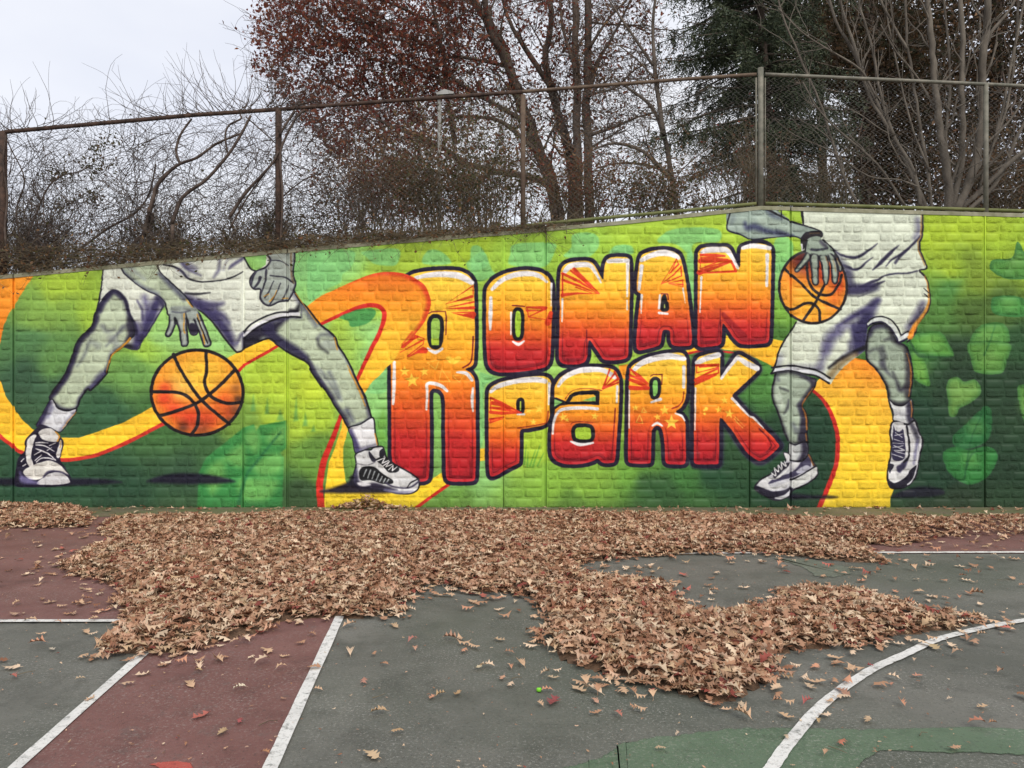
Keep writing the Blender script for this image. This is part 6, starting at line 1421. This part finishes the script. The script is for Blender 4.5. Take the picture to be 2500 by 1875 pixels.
PILE = [(120, 1388), (198, 1413), (284, 1441), (266, 1484), (312, 1512), (255, 1569), (252, 1608), (333, 1608), (454, 1597), (539, 1576), (659, 1547), (681, 1523), (800, 1517), (900, 1512), (956, 1506), (991, 1469), (1062, 1427), (1140, 1452), (1225, 1448), (1296, 1469), (1325, 1498), (1320, 1560), (1335, 1600), (1403, 1640), (1509, 1661), (1580, 1682), (1637, 1703), (1693, 1726), (1798, 1726), (1834, 1703), (1905, 1682), (1925, 1625), (1915, 1600), (2025, 1590), (2110, 1576), (2224, 1558), (2323, 1547), (2380, 1536), (2394, 1512), (2238, 1498), (2217, 1484), (2096, 1455), (1997, 1445), (1905, 1448), (1905, 1476), (1834, 1491), (1777, 1505), (1720, 1505), (1671, 1476), (1642, 1434), (1545, 1420), (1460, 1413), (1410, 1380), (1509, 1367), (1600, 1359), (1813, 1349), (1940, 1360), (2061, 1374), (2153, 1374), (2125, 1342), (2061, 1335), (2238, 1328), (2309, 1312), (2620, 1306), (2900, 1300), (2900, 1275), (2500, 1268), (2200, 1272), (2000, 1276), (1900, 1272), (1700, 1263), (1300, 1258), (1000, 1261), (700, 1262), (500, 1268), (300, 1266), (260, 1280), (290, 1320), (234, 1335), (170, 1370)]
PILE2 = [(-250, 1243), (60, 1240), (190, 1240), (225, 1265), (200, 1288), (90, 1292), (-30, 1283), (-250, 1290)]
polyG = [np.array([G(*p) for p in P_], np.float32) for P_ in (PILE, PILE2)]
def pile_dist(X, Y):
    """metres inside (+) or outside (-) of the leaf drifts"""
    best = np.full(X.shape, -1e9)
    for P_ in polyG:
        d = np.full(X.shape, 1e9); ins = np.zeros(X.shape, bool); n = len(P_)
        for i in range(n):
            ax, ay = P_[i]; bx, by = P_[(i + 1) % n]; dx, dy = bx - ax, by - ay
            t = np.clip(((X - ax) * dx + (Y - ay) * dy) / (dx * dx + dy * dy + 1e-9), 0, 1)
            d = np.minimum(d, np.hypot(X - ax - t * dx, Y - ay - t * dy))
            if ay != by: ins ^= ((ay > Y) != (by > Y)) & (X < dx * (Y - ay) / (dy if dy else 1e-9) + ax)
        best = np.maximum(best, np.where(ins, d, -d))
    return best
hn = frac_noise(160, 420, 9, np.random.default_rng(8)) * .6 + frac_noise(160, 420, 3.5, np.random.default_rng(9)) * .4
def mound(X, Y, d):
    iy = np.clip(((Y - 3) * 20).astype(int), 0, 159); ix = np.clip(((X + 10) * 20).astype(int), 0, 419)
    return np.clip(d / .4, 0, 1) ** .6 * (.012 + .075 * hn[iy, ix])
m_fallen = leafmat('fallen_oak_leaf', trans=.12)
rg = np.random.default_rng(81)
Xc = rg.uniform(-9.2, 9.6, 420000); Yc = rg.uniform(3.6, 10.55, 420000)
dc = pile_dist(Xc, Yc)
edge_n = hn[np.clip(((Yc - 3) * 20).astype(int), 0, 159), np.clip(((Xc + 10) * 20).astype(int), 0, 419)]
pr = np.clip((dc + .06 + (edge_n - .5) * .22) / .14, 0, 1) * .36
thin = (Yc > 8.2) & (Xc > 4.2)
pr = np.where(thin, pr * np.clip(.35 + 1.3 * (edge_n - .35), .12, .8), pr)
stray = .016 * np.exp(np.minimum(dc, 0) / .28) + .0012 + .0022 * ((Yc > 5.4) & (Xc > .8))
pr = np.where(dc < 0, np.maximum(pr, stray), pr)
# behind the last line the strays thicken; the foot of the wall gathers a few
pr = np.where((dc < 0) & (Yc > 9.7), np.maximum(pr, .006), pr)
keep = rg.random(len(Xc)) < pr
X, Y, D = Xc[keep], Yc[keep], dc[keep]
n = len(X); inside = D > 0
size = rg.uniform(.058, .125, n) * np.where(rg.random(n) < .15, .7, 1)
h0 = mound(X, Y, D)
Z = np.where(inside, h0 + rg.random(n) ** 1.2 * .035 * np.clip(D / .15, 0.15, 1), 0) + .0125
yaw = rg.uniform(0, 2 * np.pi, n)
tilt = np.where(inside, rg.normal(0, .33, n) * np.clip(D / .12, .25, 1), rg.normal(0, .07, n)); tdir = rg.uniform(0, 2 * np.pi, n)
flip = rg.random(n) < .45
ci = rg.integers(0, len(TAN), n); cl = np.array(TAN, np.float32)[ci] * rg.uniform(.75, 1.2, (n, 1))
# a heap blown against the wall, and crumbs of broken leaf over the court
nh = 420; hx = np.concatenate([rg.normal(-2.02, .24, 300), rg.uniform(-7.5, 7.5, 120)]); hy = 10.52 - np.abs(rg.normal(0, .07, nh))
nc_ = 3200; cx0 = rg.uniform(-8, 8, nc_); cy0 = 3.1 + 7.3 * rg.random(nc_) ** 1.3
X = np.concatenate([X, hx, cx0]); Y = np.concatenate([Y, hy, cy0]); D = np.concatenate([D, np.full(nh, .3), np.full(nc_, -1.)])
inside = np.concatenate([inside, np.ones(nh, bool), np.zeros(nc_, bool)])
h0 = np.concatenate([h0, np.zeros(nh + nc_)])
Z = np.concatenate([Z, .012 + rg.random(nh) * .16 * np.exp(-((hx + 2.02) / .26) ** 2), np.full(nc_, .0125)])
size = np.concatenate([size, rg.uniform(.06, .11, nh), rg.uniform(.008, .026, nc_)])
ne = nh + nc_; n = n + ne
yaw = np.concatenate([yaw, rg.uniform(0, 6.28, ne)]); tilt = np.concatenate([tilt, rg.normal(0, .5, nh), rg.normal(0, .1, nc_)]); tdir = np.concatenate([tdir, rg.uniform(0, 6.28, ne)]); flip = np.concatenate([flip, rg.random(ne) < .5])
ci = rg.integers(0, len(TAN), n); cl = np.array(TAN, np.float32)[ci] * rg.uniform(.7, 1.2, (n, 1))
redd = rg.random(n) < .035; cl[redd] = np.array([(.24, .06, .045)]) * rg.uniform(.7, 1.2, (redd.sum(), 1))
low = inside & (Z < h0 + .03); cl[low] *= 1.0
shp = rg.integers(0, len(SH), n)
px = X / Y * F + CX; py = HY + F * EYE / Y
# the 300 loose leaves that show largest are objects of their own
loose = np.where((D < -.03) & (px > 8) & (px < 2492) & (py < 1868) & (py > 1300) & (size > .045))[0]
loose = loose[np.argsort(-(size[loose] / Y[loose]))]
def leaf_xf(i):
    v, f = SH[shp[i]]
    q = v.copy()
    if flip[i]: q[:, 2] = q[:, 2].max() - q[:, 2]; q[:, 1] *= -1
    q = q * size[i]
    c, s = np.cos(tilt[i]), np.sin(tilt[i]); a, b_ = np.cos(tdir[i]), np.sin(tdir[i])
    # tilt about a horizontal axis, then turn
    x1 = q[:, 0] * a + q[:, 1] * b_; y1 = -q[:, 0] * b_ + q[:, 1] * a
    z1 = q[:, 2] * c - x1 * s; x1 = x1 * c + q[:, 2] * s
    x2 = x1 * a - y1 * b_; y2 = x1 * b_ + y1 * a
    c, s = np.cos(yaw[i]), np.sin(yaw[i])
    return np.stack([x2 * c - y2 * s, x2 * s + y2 * c, z1], 1), f
m_mat = simple('crushed_leaf_mat', (.055, .033, .02), (.15, .09, .055), 22, .95, 1., 60)
# notable loose leaves read off the photo: x, y, length in photo px, colour, label
NOTED = [(1352, 1718, 62, (.22, .062, .055), 'large curled dark red oak leaf beside the tiny green cap'), (1510, 1752, 38, (.42, .16, .12), 'bright salmon red leaf with pointed lobes on the dark court right of the green cap'), (1590, 1695, 30, (.34, .06, .055), 'small crimson leaf at the front edge of the nearer leaf drift'),
         (1415, 1690, 52, (.44, .31, .20), 'wide pale tan oak leaf just right of the tiny green cap'), (1452, 1716, 36, (.42, .24, .17), 'pinkish star shaped leaf in front of the nearer leaf drift'), (1077, 1703, 34, (.40, .27, .15), 'yellowish tan leaf, left one of a close pair on the dark court'), (1117, 1699, 36, (.40, .26, .14), 'yellowish tan leaf, right one of a close pair on the dark court'),
         (922, 1747, 46, (.40, .27, .16), 'tan oak leaf with thin lobes alone on the dark court near the lane line'), (972, 1794, 36, (.38, .25, .14), 'bent tan leaf alone on the dark court low in the middle left'), (905, 1852, 62, (.44, .32, .20), 'long pale oak leaf at the bottom edge beside the white lane line'), (888, 1672, 40, (.40, .20, .15), 'pink brown leaf on the dark court right of the white lane line'), (1010, 1575, 38, (.36, .15, .12), 'reddish leaf with a long stalk on the dark court below the leaf drift'), (1013, 1594, 30, (.40, .22, .15), 'small tan leaf touching the reddish one below the leaf drift'),
         (1098, 1566, 42, (.38, .22, .15), 'pointed pink tan leaf on the dark court in the middle'), (1220, 1567, 34, (.42, .30, .19), 'rounded tan leaf on the dark court left of the nearer drift'), (1242, 1600, 30, (.30, .17, .11), 'brown curled leaf left of the nearer leaf drift'), (1168, 1636, 30, (.48, .40, .27), 'small cream oak leaf flat on the dark court in the middle'), (1226, 1661, 30, (.42, .24, .16), 'pink tan leaf with a long thin stalk in the middle of the dark court'), (960, 1532, 42, (.42, .29, .18), 'flat tan leaf just below the main leaf drift'), (1330, 1650, 34, (.42, .30, .20), 'tan leaf of a small cluster at the tip of the nearer drift'), (1352, 1660, 34, (.46, .35, .23), 'pale feathery oak leaf of a small cluster at the tip of the nearer drift'),
         (583, 1688, 36, (.52, .45, .34), 'cream oak leaf on the red lane'), (585, 1769, 34, (.28, .07, .065), 'dark red star leaf on the red lane'), (543, 1795, 42, (.40, .28, .16), 'yellowish tan leaf on the red lane near the bottom'), (315, 1676, 34, (.40, .27, .18), 'tan leaf on the red lane beside the left white line'), (485, 1648, 24, (.36, .24, .12), 'small olive tan leaf on the red lane below the drift'), (648, 1850, 30, (.38, .19, .10), 'orange brown leaf beside the foot of the lane line'), (455, 1826, 20, (.36, .18, .10), 'tiny orange leaf low on the red lane'),
         (127, 1590, 26, (.48, .42, .33), 'pale curled leaf on the dark court left of the red lane'), (195, 1665, 26, (.40, .30, .20), 'tan leaf on the dark court left of the left lane line'), (35, 1505, 36, (.40, .26, .18), 'tan leaf on the red border just above the left base line'), (122, 1475, 34, (.38, .25, .16), 'folded tan leaf on the red border above the left base line'),
         (2055, 1695, 60, (.36, .20, .14), 'long tan leaf lying across the white arc line'), (1973, 1722, 46, (.34, .10, .09), 'dusky red leaf just left of the white arc line'), (1922, 1756, 46, (.42, .28, .17), 'tan pointed leaf left of the white arc line'), (1998, 1769, 32, (.40, .28, .15), 'yellowish leaf touching the white arc line'), (1920, 1808, 28, (.44, .34, .24), 'pale leaf lying on the white arc line near the bottom'), (2120, 1766, 38, (.42, .30, .19), 'tan leaf on the pale green ring right of the arc line'), (2055, 1822, 40, (.38, .14, .085), 'rusty orange leaf with dry twigs on the pale green ring'), (2018, 1849, 30, (.40, .24, .15), 'tan leaf at the bottom edge of the pale green ring'), (2385, 1780, 52, (.40, .17, .11), 'big coral red oak leaf on the pale green ring at the right'),
         (2425, 1773, 22, (.38, .20, .11), 'small orange leaf beside the big coral red one'), (2397, 1732, 36, (.42, .29, .18), 'tan leaf on the dark court above the pale green ring'), (2320, 1714, 22, (.44, .34, .25), 'small pale leaf on the dark court at the right'), (2330, 1835, 40, (.40, .24, .15), 'narrow tan leaf near the bottom right corner'), (2240, 1655, 30, (.40, .19, .13), 'orange pink leaf on the dark court right of the arc line'), (2178, 1675, 22, (.38, .18, .12), 'small orange leaf just right of the arc line'), (2125, 1632, 18, (.36, .06, .06), 'tiny crimson leaf lying on the white arc line'), (1980, 1684, 44, (.42, .31, .21), 'pale twisted leaf at the right end of the nearer drift'), (1655, 1800, 24, (.44, .34, .25), 'small cream leaf on the left part of the pale green ring'), (1612, 1836, 32, (.42, .31, .20), 'tan leaf low on the left part of the pale green ring'), (2275, 1585, 50, (.40, .30, .17), 'cluster forming greenish tan leaf lying over the arc line'), (2380, 1574, 44, (.38, .22, .14), 'tan leaf right of the arc line below the drift'), (2340, 1606, 38, (.40, .26, .17), 'brownish leaf lying alone right of the arc line'), (2232, 1620, 22, (.44, .32, .22), 'tiny tan leaf between the arc line and the right edge')]
leafcol = {}
def colour_leaf(c):
    key = tuple(round(x, 2) for x in c)
    if key not in leafcol:
        leafcol[key] = leafmat('fallen_leaf_colour', tuple(x * .85 for x in key), tuple(min(1, x * 1.2) for x in key), .1)
    return leafcol[key]
n_obj = 0
for k, (x, y, s, c, lab) in enumerate(NOTED):
    gx, gy = G(x, y); v, f = SH[k % len(SH)]
    me = np_mesh('fallen_leaf', v * (s * gy / F), f)
    o = link('fallen_leaf', me, colour_leaf(c)); tag(o, lab, 'leaf', 'loose leaves on the court')
    o.location = (gx, gy, .0135); o.rotation_euler = (0, 0, rg.uniform(0, 6.28)); n_obj += 1
nx_ = np.array([G(a[0], a[1]) for a in NOTED])
loose = np.array([i for i in loose if np.min(np.hypot(nx_[:, 0] - X[i], nx_[:, 1] - Y[i])) > .05])
single = loose[:300 - n_obj]
CN = [('tan', (.50, .33, .215)), ('pale', (.60, .45, .32)), ('brown', (.36, .20, .125)), ('rusty', (.48, .24, .15)), ('reddish', (.42, .13, .10))]
lib = {}; PEND = {}
for i in single:
    ck = int(rg.choice(5, p=(.36, .26, .2, .12, .06)))
    key = (shp[i], ck)
    if key not in lib:
        me = np_mesh('fallen_leaf', *SH[shp[i]]); me.materials.append(colour_leaf(CN[ck][1])); lib[key] = me
    o = bpy.data.objects.new('fallen_leaf', lib[key]); COL.objects.link(o)
    o.location = (X[i], Y[i], .0135); o.scale = (size[i],) * 3; o.rotation_euler = (0, 0, yaw[i])
    if flip[i]:
        o.rotation_euler = (math.pi, 0, yaw[i]); o.location.z = .0135 + float(SH[shp[i]][0][:, 2].max()) * size[i]
    x, y = px[i], py[i]
    l1x = L1(Y[i]); l2x = L2(Y[i]); sec = 'left' if x < 700 else 'middle' if x < 1500 else 'right'
    if Y[i] > 9.78: zone = f'on the mossy strip at the wall foot, {sec} third'
    elif l1x < X[i] < l2x and Y[i] < 5.4: zone = 'on the red lane between the white lines'
    elif X[i] <= l1x and Y[i] < 5.12: zone = 'on the dark court left of the red lane'
    elif X[i] < -2 and Y[i] >= 5.12: zone = 'on the red border above the left base line'
    elif Y[i] > 7.5 + .02 * X[i]: zone = 'on the red border behind the far line'
    elif y > 1775 and x > 1500: zone = 'on the pale green ring'
    elif Y[i] > 5.6 and X[i] > .8: zone = 'between the drifts and the far line, ' + ('nearer the line' if Y[i] > 6.5 else 'nearer the drift')
    elif Y[i] > 5.6: zone = 'just under the main drift'
    elif x > 2000 and x > 2437 - (y - 1528) * 1.55: zone = 'on the court right of the arc line, ' + ('upper part' if y < 1640 else 'lower part')
    elif x > 1800: zone = 'between the nearer drift and the arc line'
    elif x > 1300: zone = 'in front of the nearer drift'
    else: zone = 'on the court right of the lane line, ' + ('upper part' if y < 1650 else 'lower part')
    PEND.setdefault((CN[ck][0], zone), []).append((x, o))
ORD = 'first second third fourth fifth sixth seventh eighth ninth tenth eleventh twelfth thirteenth fourteenth fifteenth sixteenth seventeenth eighteenth nineteenth twentieth'.split()
for (cn, zone), L_ in PEND.items():
    L_.sort(key=lambda q: q[0])
    for k, (x, o) in enumerate(L_):
        m_ = len(L_)
        w_ = '' if m_ == 1 else 'leftmost ' if k == 0 else 'rightmost ' if k == m_ - 1 else f'{ORD[min(k, 19)]} from left '
        tag(o, f'{w_}{cn} fallen leaf {zone}', 'leaf', 'loose leaves on the court')
# everything else is one drift
sset = set(int(i) for i in single)
far_noted = np.min(np.hypot(nx_[:, 0][None] - X[:, None], nx_[:, 1][None] - Y[:, None]), 1)
V, Fq, CC, nv = [], [], [], 0
for i in range(n):
    if i in sset or (D[i] < -.02 and far_noted[i] < .05): continue
    q, f = leaf_xf(i)
    q[:, 0] += X[i]; q[:, 1] += Y[i]; q[:, 2] += Z[i] - (q[:, 2].min() if not inside[i] else 0)
    V.append(q); Fq.append(f + nv); CC.append(np.repeat(cl[i][None], len(q), 0)); nv += len(q)
me = np_mesh('leaf_drift', np.concatenate(V), np.concatenate(Fq), np.concatenate(CC))
o = link('leaf_drift', me, m_fallen, None, 'stuff'); tag(o, 'thick drift of dry tan oak leaves swept along the foot of the wall', 'leaves')
# leaves heaped against the wall under the left figure's shoe
# the matted bed under the drift
gx = np.arange(-9.4, 9.7, .09); gy = np.arange(3.6, 10.5, .09); XX, YY = np.meshgrid(gx, gy)
DD = pile_dist(XX, YY); ZZ = np.where(DD > .05, mound(XX, YY, DD) * .9 + .006, -.02)
ZZ = np.where((YY > 8.2) & (XX > 4.0), np.minimum(ZZ, -.02), ZZ)
Vm = np.stack([XX, YY, ZZ], -1).reshape(-1, 3); w = len(gx); ii, jj = np.meshgrid(np.arange(len(gy) - 1), np.arange(w - 1), indexing='ij')
q = np.stack([ii * w + jj, ii * w + jj + 1, (ii + 1) * w + jj + 1, (ii + 1) * w + jj], -1).reshape(-1, 4)
okf = (DD.ravel()[q] > .05).sum(1) >= 2
o = link('leaf_bed', np_mesh('leaf_bed', Vm, q[okf]), m_mat, None, 'stuff', True); tag(o, 'crushed brown leaf matting under the drift of oak leaves', 'leaves')

# ---- bottle cap and dry twigs
cx_, cy_ = G(1316, 1690)
m_cap = simple('bright_green_plastic', (.16, .52, .03), (.22, .60, .05), 8, .4, 0)
tb = Tubes(); tb.add([(0, 0, 0), (0, 0, .013), (0, 0, .0165), (0, 0, .018)], [.0135, .0135, .012, .009], 18)
cap = link('bottle_cap', tb.mesh('bottle_cap'), m_cap); cap.location = (cx_, cy_, .0045); cap.rotation_euler = (R(-12), 0, 0); tag(cap, 'tiny bright green plastic cap on the dark court', 'bottle cap')
rgt = random.Random(5)
for k, (x, y, L_, lab) in enumerate(((1262, 1662, 26, 'thin dry twig beside the pink tan leaf in the middle of the court'), (655, 1772, 40, 'thin dark twig on the red lane beside the right lane line'), (2255, 1800, 30, 'bent dry twig on the pale green ring at the right'), (2045, 1838, 36, 'dry twig beside the rusty leaf on the pale green ring'), (60, 1650, 34, 'thin dark twig on the dark court near the left edge'), (925, 1705, 30, 'short dark twig on the dark court near the lane line'), (2450, 1420, 30, 'thin twig on the dark court near the right edge'))):
    gx_, gy_ = G(x, y); a = rgt.uniform(-.6, .6); l = L_ * gy_ / F
    tb = Tubes(); tb.add([(gx_ - l * math.cos(a) / 2, gy_ - l * math.sin(a), .0145), (gx_, gy_ + rgt.uniform(-.02, .02), .017), (gx_ + l * math.cos(a) / 2, gy_ + l * math.sin(a), .0145)], [.0022, .0013], 5)
    tag(tb.build('twig', m_drytwig), lab, 'twig', 'dry twigs on the court')
